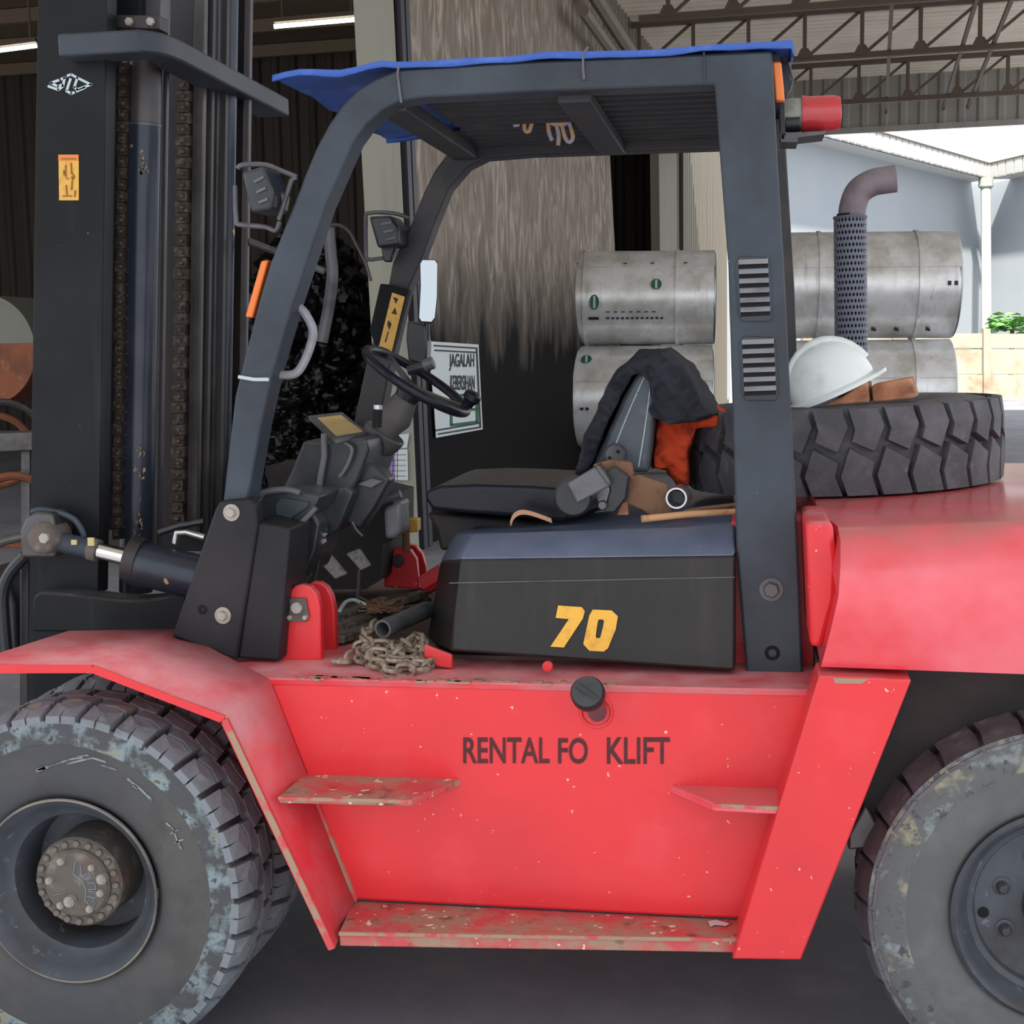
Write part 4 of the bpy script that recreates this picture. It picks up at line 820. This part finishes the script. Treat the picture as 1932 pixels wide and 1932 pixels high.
# top cross tie, bends round behind the mast
zt, zb = P(265, 54, .42).z, P(265, 98, .42).z
q0, q1, q2, q3 = P(107, 58, .42), P(262, 54, .42), PZ(345, 76, zt), PZ(545, 186, zt)
curve = [q0] + [V(t) for t in smoothp([tuple(q1), tuple(q1.lerp(q2, .5) + V((.014, -.018, 0))), tuple(q2)], 4)] + [q3]
poly = [V((t.x, t.y, zt)) for t in curve] + [V((q3.x - .1, q3.y, zt)), V((q2.x - .09, q2.y + .06, zt)), V((q1.x - .02, q1.y + .1, zt)), V((q0.x, q0.y + .1, zt))]
ct = MB().prism(poly, (0, 0, zb - zt)).to('cross_tie', GUARD, ms, bevel=.006)
slab('tie_bracket', [(205, 28), (300, 28), (300, 56), (205, 52)], .56, .06, MASTIN, ms, bevel=.003)
for x in (212, 245, 285): bolt(P(x, 42, .56), (0, -1, 0), .011, .01, 'bolt', BOLTM, ct)
slab('upper_post', [(205, -90), (262, -90), (262, 28), (207, 28)], .62, .05, BLACK, ms); slab('upper_post', [(264, -90), (304, -90), (302, 52), (266, 50)], .66, .05, RAILG, ms)
# tilt cylinder and mast foot
tc_ = slab('tilt_bracket', [(37, 1002), (46, 978), (66, 966), (98, 968), (104, 1000), (104, 1052), (38, 1053)], .40, .1, STEEL, FL, bevel=.008)
MB().tube([P(x, y, .44) for x, y in smoothp([(60, 966), (80, 962), (112, 968), (140, 980), (156, 1004), (158, 1020)], 4)], .008, 8).to('bracket_rib', GUARD, tc_)
c = P(86, 1015, .40); MB().lathe(c, (0, -1, 0), [(0, .03), (.022, .032), (.03, .028), (.036, .022), (.04, .0), (.04, -.06)], 28).to('cylinder_eye', HUBM, tc_); bolt(P(86, 1015, .37), (0, -1, 0), .014, .012, 'pin_bolt', BOLTM, tc_)
tcy = MB().tube([P(252, 1060, .42), P(395, 1094, .42)], .055, 24).to('tilt_cylinder', CYLM, FL)
MB().tube([P(110, 1022, .42), P(182, 1038, .42)], [.026, .025], 18).to('rod_sleeve', GUARD, tcy); MB().tube([P(182, 1038, .42), P(256, 1056, .42)], .021, 20).to('chrome_rod', CHROME, tcy, label='chrome rod')
MB().tube([P(246, 1054, .42), P(268, 1060, .42)], .058, 24).to('cylinder_gland', MASTIN, tcy); MB().tube([P(170, 1035, .42), P(186, 1039, .42)], .028, 18).to('rod_clamp', LBLY if 0 else HUBM, tcy)
b = MB().box(P(140, 1023, .392), (.014, .006, .012)).box(P(172, 1022, .392), (.016, .006, .02)).to('yellow_daub', mat('pale yellow daub', srgb(196, 184, 132), .7), tcy); b['kind'] = 'stuff'
ptube('hydraulic_fitting', [(330, 1025), (334, 1005), (352, 1004), (386, 1014)], .44, .008, SILVER, FL); ptube('hose', [(300, 1005), (340, 992), (385, 984)], .5, .008, PLASTIC, FL)
slab('mast_crossmember', smoothp([(60, 1140), (74, 1118), (150, 1123), (230, 1132), (300, 1128), (350, 1116)], 3) + [(350, 1194), (60, 1192)], .42, .09, BLACK, FL, bevel=.006, smooth=30)
ptube('hose', smoothp([(48, 1048), (20, 1080), (6, 1120), (8, 1180), (14, 1240)], 4), .52, .016, PLASTIC, FL); ptube('hose', smoothp([(-20, 1032), (10, 1020), (45, 1012)], 4), .55, .012, STEEL, FL)
slab('fork_carriage', [(-70, 1085), (12, 1085), (30, 1140), (34, 1230), (-70, 1240)], .62, .3, MASTIN, FL, bevel=.01); slab('fork_carriage', [(36, 1060), (55, 1060), (55, 1350), (36, 1350)], .56, .2, MASTIN, FL, bevel=.006)

PEDAL = mat('worn pedal rubber', srgb(158, 152, 148), .6, var=(srgb(120, 116, 114), 60, .5, .6))
# ---- cab: floor, clevises, dash, column, wheel, pedals
MB().prism([V((x, y, zd + .014)) for x, y in ((.6, .40), (1.18, .40), (1.18, 1.5), (.2, 1.5), (.2, .62), (.5, .62))], (0, 0, -.012)).to('floor_plate', FLOORM, FL, bevel=.003)
def clevis(pts, Y, m=RED, lab=None): return slab('tilt_clevis', pts, Y, .028, m, FL, bevel=.004, smooth=30, label=lab)
n1_ = clevis([(531, 1246), (538, 1150), (545, 1118), (556, 1106), (570, 1103), (585, 1107), (597, 1120), (604, 1145), (607, 1246)], .36)
clevis([(560, 1244), (566, 1140), (574, 1108), (590, 1098), (604, 1099), (617, 1108), (626, 1125), (631, 1150), (634, 1234)], .475)
b = MB().prism(pxs([(545, 1128), (578, 1128), (584, 1160), (580, 1172), (545, 1172), (540, 1160)], .359), (0, -.008, 0)).to('pin_plate', HUBM, n1_, bevel=.002)
for x, y, r_ in ((561, 1146, .014), (548, 1164, .006), (577, 1164, .006)): bolt(P(x, y, .352), (0, -1, 0), r_, .012, 'pin_bolt', BOLTM, n1_, False)
n2_ = clevis([(724, 1108), (726, 1060), (732, 1042), (745, 1033), (760, 1032), (774, 1038), (785, 1055), (791, 1112)], 1.16)
clevis([(748, 1105), (748, 1050), (756, 1034), (770, 1027), (784, 1030), (796, 1045), (803, 1070), (806, 1116)], 1.27)
bolt(P(752, 1058, 1.16), (0, -1, 0), .018, .012, 'pin_bolt', STEEL, n2_, False)
ptube('red_bracket', [(800, 1105), (824, 1090), (840, 1080)], 1.1, .03, RED, FL)
slab('deck_bracket', [(800, 1216), (853, 1236), (853, 1262), (826, 1258), (800, 1240)], .285, .012, RED, FL, bevel=.003)
slab('firewall', [(500, 880), (700, 925), (742, 935), (742, 1010), (722, 1028), (716, 1096), (690, 1112), (540, 1112)], 1.02, .25, SOOT, FL)
dc = slab('dash_console', [(548, 890), (572, 832), (632, 832), (690, 826), (696, 850), (676, 905), (640, 960), (606, 1000), (540, 985), (520, 945)], .62, .32, PLASTIC, FL, bevel=.008)
zp = P(632, 822, .62).z
MB().prism([PZ(x, y, zp) for x, y in ((582, 784), (646, 777), (694, 814), (632, 828))], (0, 0, -.015)).to('console_lid', PIPEM, dc, bevel=.004)
MB().prism([PZ(x, y, zp + .002) for x, y in ((599, 788), (643, 783), (684, 813), (634, 821))], (0, 0, -.004)).to('yellow_plate', PALEY, dc, smooth=0, label='worn yellow plate')
ptube('console_bar', [(611, 818), (612, 860), (604, 905), (600, 940)], .60, .008, PIPEM, dc)
ptube('console_rim', smoothp([(648, 835), (664, 848), (654, 880), (640, 900)], 4), .60, .005, PIPEM, dc)
slab('cowl_panel', [(660, 905), (690, 868), (722, 892), (736, 906), (708, 960), (680, 1000), (648, 985)], .66, .07, PLASTIC, FL, bevel=.008)
slab('cowl_panel', [(596, 945), (650, 915), (668, 930), (640, 1000), (606, 1022), (586, 1000)], .6, .1, PLASTIC, FL, bevel=.008)
slab('cowl_panel', [(548, 998), (586, 960), (604, 990), (596, 1040), (576, 1088), (545, 1096)], .52, .2, PLASTIC, FL, bevel=.008)
slab('cowl_cap', [(672, 914), (700, 902), (722, 908), (700, 922)], .64, .05, PIPEM, FL, bevel=.003)
tr_ = slab('cab_tray', [(482, 948), (500, 930), (560, 926), (604, 936), (594, 962), (552, 996), (484, 984)], .44, .2, PLASTIC, FL, bevel=.006)
ptube('tray_rim', smoothp([(482, 985), (515, 990), (546, 998), (570, 984), (596, 958)], 4), .43, .007, PIPEM, tr_); ptube('tray_lip', smoothp([(480, 938), (505, 927), (540, 924), (566, 930)], 4), .43, .008, PIPEM, tr_)
slab('tray_recess', [(520, 950), (530, 938), (585, 948), (580, 958), (548, 980), (520, 972)], .434, .01, GUARD, tr_, bevel=.003)
slab('side_guard', [(722, 960), (757, 944), (758, 1004), (744, 1016), (726, 1018)], .86, .1, HANDG, FL, bevel=.012)
ptube('cross_handle', [(688, 958), (700, 950), (756, 932)], .84, .012, PIPEM, FL)
hb_ = ptube('brake_lever', [(767, 1040), (764, 962)], 1.14, .011, BROWN, FL); ptube('lever_knob', [(764, 964), (763, 954)], 1.14, .015, DARK, hb_)
slab('yellow_block', [(768, 980), (787, 980), (787, 1004), (768, 1006)], 1.16, .05, LBLY, FL, bevel=.003)
for pts, st in (([(598, 1056), (622, 1047), (653, 1084), (632, 1093)], [(600, 1050), (585, 1090)]), ([(653, 1045), (676, 1036), (698, 1068), (680, 1077)], [(678, 1074), (676, 1135)])):
    pe = slab('pedal', pts, .82, .02, PEDAL, FL, bevel=.003); ptube('pedal_arm', st, .84, .006, STEEL, pe)
for pts in ([(600, 1022), (592, 1050), (576, 1110)], [(606, 1020), (604, 1040), (594, 1104)], [(664, 985), (672, 1000), (684, 1012)]): ptube('cable', pts, .6, .0035, STEEL, FL, 6)
for i in range(6): bolt(P(608 + random.uniform(-6, 8), 985 + i * 7, .58), (0, -1, 0), .009, .012, 'cable_clip', SILVER if i % 2 else PLASTIC, FL)
# steering
sn = V((.55, -.03, .83)).normalized(); sc_ = P(786, 719, .82); su = V((.84, 0, -.54)); su = (su - sn * su.dot(sn)).normalized()
sw = MB().ring(sc_, sn, .152, .0125, 56, 10, su).to('steering_wheel', SEATM, FL, smooth=60)
sv = sn.cross(su)
MB().lathe(sc_ - sn * .03, sn, [(0, .02), (.03, .016), (.038, 0), (.03, -.03), (0, -.03)], 20).to('wheel_hub', PLASTIC, sw)
for a in (.4, 2.5, 4.6): MB().bar(sc_ - sn * .02, sc_ + (su * cos(a) + sv * sin(a)) * .148, .02, .01, sn).to('wheel_spoke', PLASTIC, sw)
kc = sc_ + su * .14 + sv * .05; MB().lathe(kc, sn, [(0, 0), (.014, 0), (.016, .02), (.024, .03), (.024, .045), (.015, .052), (0, .053)], 18).to('spinner_knob', SEATM, sw)
cb = sc_ - sn * .30
sco = MB().tube([P(660, 940, .86), cb + sn * .04, sc_ - sn * .05], [.03, .029, .026], 16).to('steering_column', PLASTIC, FL)
MB().lathe(sc_ - sn * .165, sn, [(.025, -.05), (.042, -.045), (.054, -.022), (.058, .002), (.054, .006), (.036, -.004), (.034, .02), (.046, .05), (.044, .065), (.032, .11)], 28).to('column_boot', mat('grey rubber boot', srgb(84, 80, 80), .6), sco)
lv = ptube('control_lever', [(711, 806), (713, 772)], .66, .012, DARK, FL); ptube('lever_tip', [(713, 774), (713, 764)], .66, .0115, SILVER, lv)
lv = ptube('shift_lever', smoothp([(770, 700), (790, 694), (812, 690)], 3), .9, .013, PLASTIC, FL); ptube('lever_grip', [(800, 690), (818, 684)], .9, .017, PIPEM, lv)
ptube('bent_pipe', smoothp([(620, 430), (624, 480), (627, 520), (620, 580), (607, 645)], 5), 1.1, .017, PIPEM, FL); ptube('pipe_arm', [(462, 452), (574, 496), (612, 512)], 1.12, .01, PIPEM, FL); ptube('cable', smoothp([(618, 426), (640, 425), (660, 438), (674, 465), (690, 496), (700, 530)], 4), 1.14, .005, STEEL, FL, 6)

# ---- seat
st = slab('seat_cushion', [(800, 940), (806, 925), (830, 917), (900, 914), (1000, 917), (1110, 925), (1140, 960), (1060, 985), (980, 976), (880, 968), (815, 962)], .60, .48, SEATM, FL, bevel=.03, segs=5, smooth=70)
slab('seat_base', [(804, 968), (1010, 985), (1010, 1000), (900, 1000), (868, 1036), (830, 1040), (822, 1000)], .68, .4, SOOT, FL, bevel=.01)
sb = slab('seat_back', [(1112, 888), (1140, 830), (1175, 750), (1203, 704), (1222, 694), (1238, 702), (1242, 740), (1232, 820), (1224, 892)], .64, .42, SEATG, FL, bevel=.025, segs=4, smooth=70)
flat(strokes([smoothp([(1150, 868), (1185, 780), (1215, 712)], 4), smoothp([(1205, 880), (1218, 800), (1228, 720)], 4)], 2), lambda x, y: P(x, y, .64), 'seam', WPAINT, sb, .002)
MB().lathe(P(1160, 858, .62), (0, -1, 0), [(0, .004), (.022, .004), (.027, 0), (.027, -.03)], 24).to('recliner_disc', PIPEM, sb)
for x, y in ((1166, 852), (1150, 864)): bolt(P(x, y, .615), (0, -1, 0), .004, .004, 'rivet', DARK, sb, False)
slab('recliner_cover', [(1128, 872), (1180, 868), (1192, 885), (1185, 905), (1150, 890)], .60, .03, BROWN, sb, bevel=.004)

# ---- exhaust stack with perforated shield
eb, et = P(1606, 690, 1.2), P(1604, 410, 1.2); ax = (et - eb); H = ax.length; ax.normalize(); R = 30.5 * (et - CAM).dot(FW) / FPX
x = ax.orthogonal().normalized(); y = ax.cross(x); nc, nr = 28, 24; b = MB()
for j in range(nr):
    for i in range(nc):
        u0 = i + (.5 if j % 2 else 0); k0 = len(b.v)
        def pt(u, v_): a_ = 2 * pi * (u0 + u) / nc; return eb + ax * (H * (j + v_) / nr) + (x * cos(a_) + y * sin(a_)) * R
        sq = [pt(0, 0), pt(.5, 0), pt(1, 0), pt(1, .5), pt(1, 1), pt(.5, 1), pt(0, 1), pt(0, .5)]
        hx = [pt(.5 + .31 * cos(-3 * pi / 4 + q * pi / 4), .5 + .31 * sin(-3 * pi / 4 + q * pi / 4)) for q in range(8)]
        b.add(sq + hx, [(q, (q + 1) % 8, 8 + (q + 1) % 8, 8 + q) for q in range(8)])
ex = b.to('exhaust_shield', EXHS, FL, smooth=60)
MB().tube([eb - ax * .3, et + ax * .01], R * .82, 20).to('inner_pipe', DARK, ex)
MB().ring(et, ax, R * .97, .004, 28, 6).to('shield_rim', EXHS, ex)
MB().tube([P(q[0], q[1], 1.2) for q in smoothp([(1607, 414), (1609, 390), (1620, 362), (1645, 345), (1670, 340), (1690, 337)], 5)], R * .74, 22, False).to('exhaust_elbow', EXHM, ex, smooth=60).modifiers.new('t', 'SOLIDIFY').thickness = -.004

# ================================================================== THINGS LYING ON THE TRUCK
# spare tyre flat on the counterweight
sx0, sx1 = P(1296, 860, .95).x, P(1892, 830, .95).x; SR = (sx1 - sx0) / 2
s0, s1 = P(1594, 940, .53), P(1594, 772, .53); sw_ = (s1.z - s0.z) * 1.0
T_sp = tyre_meshes(SR, sw_, SR * .52, 'spare')
mw = Matrix.Translation(V(((sx0 + sx1) / 2, .95, (s0.z + s1.z) / 2))) @ Matrix.Rotation(radians(-2.2), 4, 'Y') @ Matrix.Rotation(radians(-90), 4, 'X') @ Matrix.Rotation(.06, 4, 'Y')
sp = empty('spare_tyre', V(((sx0 + sx1) / 2, .95, s0.z)), 'big lugged black tyre lying flat on the red counterweight', 'tyre')
link('carcass', T_sp[0], SPAREM, sp, mw=mw, smooth=50); link('tread_lugs', T_sp[1], SPAREM, sp, mw=mw, smooth=25)
zt_ = P(1594, 772, .53).z
# white safety helmet
hh = empty('safety_helmet', P(1578, 770, .72), 'scratched white safety helmet tipped on the spare tyre', 'helmet')
hc_ = P(1574, 737, .72); n = V((-.40, -.06, .915)).normalized(); u = V((.915, 0, .40)); u = (u - n * u.dot(n)).normalized(); v = n.cross(u)
b = MB(); rings = []
for j in range(10):
    ph = j / 9 * pi / 2; rr = cos(ph) ** .85 if j < 9 else .02; rings.append([hc_ + u * (cos(2 * pi * i / 40) * .105 * rr) + v * (sin(2 * pi * i / 40) * .088 * rr) + n * (sin(ph) * .122) for i in range(40)])
b.loft(rings[::-1], True).to('shell', WHITE, hh, smooth=60)
rim = [[hc_ + u * (cos(2 * pi * i / 40) * (.103 + e_ + (.018 * max(0, cos(2 * pi * i / 40)) ** 3 if e_ else 0))) + v * (sin(2 * pi * i / 40) * (.086 + e_)) + n * h for i in range(40)] for e_, h in ((0, .012), (.012, .004), (.012, -.004), (0, -.004))]
MB().loft(rim).to('brim', WHITE, hh, smooth=50)
MB().tube([hc_ + u * (cos(t) * .103) + n * (sin(t) * .124) + v * .0 for t in [.35 + i * .2 for i in range(13)]], .013, 8).to('crown_ridge', WHITE, hh, smooth=60)
MB().lathe(hc_ + n * .004, n, [(0, 0), (.08, 0)], 30).to('lining', DARK, hh)
# timber blocks beside it
for pts, Y, lb in (([(1556, 766), (1590, 748), (1626, 724), (1636, 720), (1640, 759)], .64, 'worn wood block under the white helmet brim'), ([(1644, 730), (1648, 725), (1719, 712), (1728, 747), (1727, 751), (1647, 760)], .66, 'cut wood block beside the helmet, end grain showing')):
    MB().prism(pxs(pts, Y), (0.02, .12, 0)).to('wood_block', WOOD, label=lb, cat='block', bevel=.004, group='wood blocks on the spare tyre')
# jacket and orange cloth behind the seat
blob('jacket', [(1098, 886), (1118, 812), (1150, 742), (1180, 690), (1214, 662), (1262, 658), (1304, 688), (1336, 740), (1356, 774), (1330, 786), (1276, 792), (1250, 778), (1243, 742), (1240, 702), (1226, 690), (1204, 694), (1180, 742), (1150, 806), (1128, 868), (1112, 892)], .60, 1.12, CLOTH, amp=.012, fr=16, shrink=.12, label='dark navy jacket draped over the seat back', cat='jacket')
blob('orange_cloth', [(1246, 770), (1290, 772), (1352, 766), (1370, 770), (1366, 790), (1318, 800), (1302, 850), (1304, 914), (1280, 910), (1262, 880), (1232, 882), (1236, 820)], .72, 1.0, RAG, amp=.014, fr=17, shrink=.15, label='crumpled orange cloth stuffed between seat and spare tyre', cat='cloth')
# clutter on the hood beside the seat
ck = empty('clamp_tool', P(1120, 972, .5), 'grey metal clamp head on a round black base, on the hood beside the seat', 'tool')
MB().lathe(P(1082, 938, .47), (0, -1, 0), [(0, .012), (.04, .012), (.046, .006), (.046, -.05), (0, -.05)], 28).to('round_base', PLASTIC, ck)
slab('side_plate', [(1118, 968), (1140, 960), (1150, 925), (1140, 890), (1160, 880), (1186, 900), (1182, 940), (1160, 968)], .46, .04, PLASTIC, ck, bevel=.006)
slab('clamp_block', [(1070, 912), (1122, 881), (1140, 888), (1153, 916), (1088, 950)], .43, .05, PIPEM, ck, bevel=.004)
slab('clamp_jaw', [(1122, 881), (1130, 876), (1150, 906), (1153, 916), (1144, 912)], .425, .06, STEEL, ck, bevel=.003)
MB().lathe(P(1138, 952, .455), (0, -1, 0), [(0, .02), (.009, .02), (.011, .014), (.011, 0), (0, 0)], 14).to('knob', STEEL, ck)
slab('canvas_flap', [(1116, 878), (1150, 868), (1192, 872), (1196, 896), (1185, 908), (1160, 900)], .5, .03, BROWN, ck, bevel=.006)
bb = [(1189, 898), (1206, 896), (1258, 914), (1270, 966), (1226, 972), (1212, 962), (1184, 950)]
slab('brown_board', bb, .50, .025, BROWN, label='torn brown board leaning behind the socket on the hood', cat='board', bevel=.002)
slab('brown_offcut', [(1164, 972), (1174, 948), (1184, 946), (1186, 972)], .5, .02, WOOD, label='small pale wood wedge left of the brown board', cat='wedge', bevel=.002)
sk = empty('socket', P(1276, 958, .46), 'bright steel hex socket facing out, on the hood near the rear guard leg', 'socket')
c = P(1276, 940, .44); ax = V((-.06, -1, .03)).normalized()
MB().lathe(c, ax, [(.0185, -.004), (.0205, 0), (.0245, 0), (.026, -.004), (.026, -.1), (0, -.1)], 28).to('socket_body', SILVER, sk)
MB().lathe(c - ax * .002, ax, [(.0195, 0), (.0185, -.004), (.0185, -.05), (0, -.05)], 6).to('hex_bore', PIPEM, sk, smooth=0)
MB().tube([P(1211, 979, .40), P(1300, 970, .44), P(1392, 965, .48)], [.0085, .008, .0075], 12).to('wooden_stick', HANDLE, label='pale wooden stick lying along the hood edge', cat='stick')
MB().tube([P(1290, 966, .47), P(1320, 961, .50), P(1390, 952, .55)], [.006, .006, .005], 8).to('brown_stick', BROWN, label='thin brown stick crossing under the pale one on the hood', cat='stick')
b = MB(); sp_ = smoothp([(962, 985), (968, 970), (982, 962), (1004, 965), (1040, 978)], 4)
b.loft([[P(x, y, .48), P(x, y, .53), P(x + 2, y + 9, .53), P(x + 2, y + 9, .48)] for x, y in sp_]).to('leather_strap', TANL, label='tan leather strap loop beside the seat cushion', cat='strap', smooth=50)
# tarpaulin tied over the guard
A, B = P(753, 128, GN), P(1482, 89, GN); gx = (B - A) / (B.x - A.x); xs0 = P(515, 149, GN).x; xs1 = B.x + .012
b = MB(); nx, ny = 36, 14; top = []
for i in range(nx + 1):
    X = xs0 + (xs1 - xs0) * i / nx; col = []
    for j in range(-1, ny + 2):
        t = min(max(j, 0), ny) / ny; q = A + gx * (X - A.x); over = max(0, (A.x - .02) - X)
        z = q.z + .012 + .006 * noise.noise(V((X * 5, t * 6, 1))) - .18 * over * over + .012 * noise.noise(V((X * 9, t * 8, 4))) * (1 if over > 0 else .3)
        y = GN - .004 + t * (GF + .09 - GN)
        if j in (-1, ny + 1): z -= .014 + .006 * noise.noise(V((X * 11, 2, 2))); y += -.004 if j < 0 else .004
        col.append(V((X, y, z)))
    top.append(col)
for a_, dz in ((.004, .015), (.006, .03)):
    top.append([p_ + V((a_, 0, -dz * (.6 + .4 * noise.noise(V((k_ * .9, 3, 3)))))) for k_, p_ in enumerate(top[nx])])
n = ny + 3
for col in top: b.v += col
for i in range(len(top) - 1):
    for j in range(n - 1): b.f.append((i * n + j, i * n + j + 1, (i + 1) * n + j + 1, (i + 1) * n + j))
tp = empty('tarpaulin', V((1.2, .85, 2.25)), 'blue tarpaulin sheet tied over the overhead guard', 'tarpaulin')
o = b.to('sheet', BLUE, tp, smooth=50); mdf = o.modifiers.new('t', 'SOLIDIFY'); mdf.thickness = .005
ptube('tie_wire', [(752, 124), (750, 140), (757, 194)], GN - .006, .003, PIPEM, tp, 6); ptube('tie_wire', [(1110, 88), (1100, 104), (1100, 126), (1102, 150)], GN - .006, .003, PIPEM, tp, 6); ptube('tie_wire', [(1328, 98), (1330, 154)], GN - .006, .002, PLASTIC, tp, 6)
ptube('rope_end', [(1488, 118), (1496, 150), (1490, 172), (1484, 180)], GN + .1, .003, PIPEM, tp, 6)
# old work glove hanging under the roof bars
Yg = .86; gl_ = empty('work_glove', P(1030, 225, Yg), 'frayed tan work glove hanging under the guard roof bars', 'glove')
slab('palm', [(985, 219), (1040, 214), (1077, 214), (1076, 232), (1062, 238), (1040, 236), (1030, 228), (1000, 228), (988, 232)], Yg, .02, mat('dirty glove knit', srgb(196, 160, 124), .9, var=(srgb(150, 160, 190), 40, .5, .6)), gl_, bevel=.004)
for f_ in ([(986, 220), (974, 230), (970, 236), (980, 234)], [(990, 226), (990, 244), (998, 248), (1004, 230)], [(1034, 232), (1036, 250), (1042, 265)], [(1050, 236), (1054, 255), (1053, 274)], [(1060, 234), (1066, 258), (1074, 268), (1081, 258), (1074, 230)]):
    ptube('finger', smoothp(f_, 3), Yg + .005, .0055, MATS['dirty glove knit'], gl_, 8)
# deck clutter: pipe, chain, boards, hook
zz_ = zd + .014
pa, pb_ = P(722, 1187, .40), P(804, 1151, .62); ax = (pb_ - pa).normalized()
op = MB().lathe(pa, ax, [(.017, .25), (.017, 0), (.022, 0), (.022, (pb_ - pa).length)], 24).to('loose_pipe', PIPEM, label='short grey steel pipe, open end out, on the chain heap', cat='pipe')
lm = MB(); Ll, Lw, lr = .021, .013, .0054; path = []
for i in range(24):
    a = 2 * pi * i / 24; path.append(V((cos(a) * Lw + (Ll - Lw) * (1 if cos(a) > 0 else -1), sin(a) * Lw, 0)))
k = len(path)
for i in range(k):
    t = (path[(i + 1) % k] - path[i - 1]).normalized(); nn = V((-t.y, t.x, 0))
    for j in range(6): lm.v.append(path[i] + nn * (lr * cos(j * pi / 3)) + V((0, 0, lr * sin(j * pi / 3))))
for i in range(k):
    for j in range(6): lm.f.append((i * 6 + j, ((i + 1) % k) * 6 + j, ((i + 1) % k) * 6 + (j + 1) % 6, i * 6 + (j + 1) % 6))
lme = lm.mesh('link')
chn = empty('chain_heap', P(735, 1262, .3), 'heaped dusty steel chain at the edge of the deck', 'chain')
trail = smoothp([(645, 1247, 0), (670, 1238, .2), (700, 1250, 0), (730, 1262, 0), (770, 1264, 0), (806, 1256, 0), (812, 1244, .5), (790, 1228, 1), (760, 1212, 1.3), (730, 1222, 1.2), (700, 1206, 1.5), (684, 1218, 1), (690, 1240, .4), (720, 1246, .3), (752, 1250, .2), (784, 1248, .4), (798, 1222, 1.2), (790, 1196, 1.8), (770, 1215, 1.2), (740, 1238, .8), (710, 1228, 1.1), (690, 1196, 1.9), (706, 1176, 2.3), (720, 1168, 2.5)], 8)
prev = None; cnt = 0
for x, y, h in trail:
    q = PZ(x, y + h * 16, zz_ - .004 + .0065) + V((0, 0, h * .018)); q = q if q.y < .6 else PZ(x, y + h * 16, zz_) + V((0, 0, h * .018))
    if prev is not None and (q - prev).length < .03: continue
    d = (q - prev).normalized() if prev is not None else V((1, 0, 0)); prev = q
    rot = d.to_track_quat('X', 'Z').to_matrix().to_4x4() @ Matrix.Rotation((pi / 2 if cnt % 2 else 0) + random.uniform(-.6, .6), 4, 'X')
    q.z = max(q.z, zd + .013); link('link', lme, LINKM, chn, mw=Matrix.Translation(q) @ rot, smooth=60); cnt += 1
for i in range(46):
    x = random.gauss(735, 36); y = random.uniform(1222, 1262); x = min(max(x, 650), 812); h = max(0, 1 - abs(x - 735) / 70) * random.random()
    q = PZ(x, y, zd + .012) + V((0, 0, h * .03)); q.z = max(q.z, zd + .013)
    link('link', lme, LINKM, chn, mw=Matrix.Translation(q) @ (Matrix.Rotation(random.uniform(0, 6.3), 4, 'Z') @ Matrix.Rotation(random.gauss(0, .5), 4, 'Y') @ Matrix.Rotation(random.choice((0, pi / 2)) + random.gauss(0, .3), 4, 'X')), smooth=60)
bd = [((632, 1206), (770, 1158), .05, 'grey splintered board on the cab floor, nearest the chain'), ((640, 1184), (800, 1132), .05, 'grey splintered board on the cab floor, second from the chain'), ((636, 1166), (730, 1132), .04, 'short grey board on the cab floor behind the red clevis'), ((700, 1152), (800, 1120), .03, 'thin dark board on the cab floor, farthest from the chain')]
for i, (a, c, w_, lb) in enumerate(bd):
    z = zd + .022 + .012 * i; q, r_ = PZ(a[0], a[1], z), PZ(c[0], c[1], z); MB().bar(q, r_, w_, .02).to('floor_board', SCRAP, label=lb, cat='board', group='old boards on the cab floor', bevel=.003)
MB().tube([PZ(x, y, zd + .075) for x, y in smoothp([(641, 1152), (652, 1136), (668, 1132), (688, 1140)], 3)], .005, 8).to('wire_hook', WPAINT, label='bent pale wire hook lying on the floor boards', cat='hook')
b = MB()
for i in range(60):
    q = PZ(random.gauss(728, 20), random.gauss(1146, 5), zd + .07); b.bar(q, q + V((random.gauss(0, .03), random.gauss(0, .03), random.uniform(0, .012))), .003, .003)
b.to('straw_litter', BROWN, kind='stuff', label='dry straw and wood shavings among the floor boards', cat='litter', smooth=0)
b = MB().add([PZ(x, y, P(1000, 1719, .17).z + .004) for x, y in ((1336, 1738), (1350, 1735), (1376, 1742), (1370, 1746), (1350, 1744), (1340, 1748))], [(0, 1, 2, 3, 4, 5)])
o = b.to('paper_scrap', PAPER, label='white torn paper scrap on the bottom step', cat='paper', smooth=0); o.modifiers.new('t', 'SOLIDIFY').thickness = .001
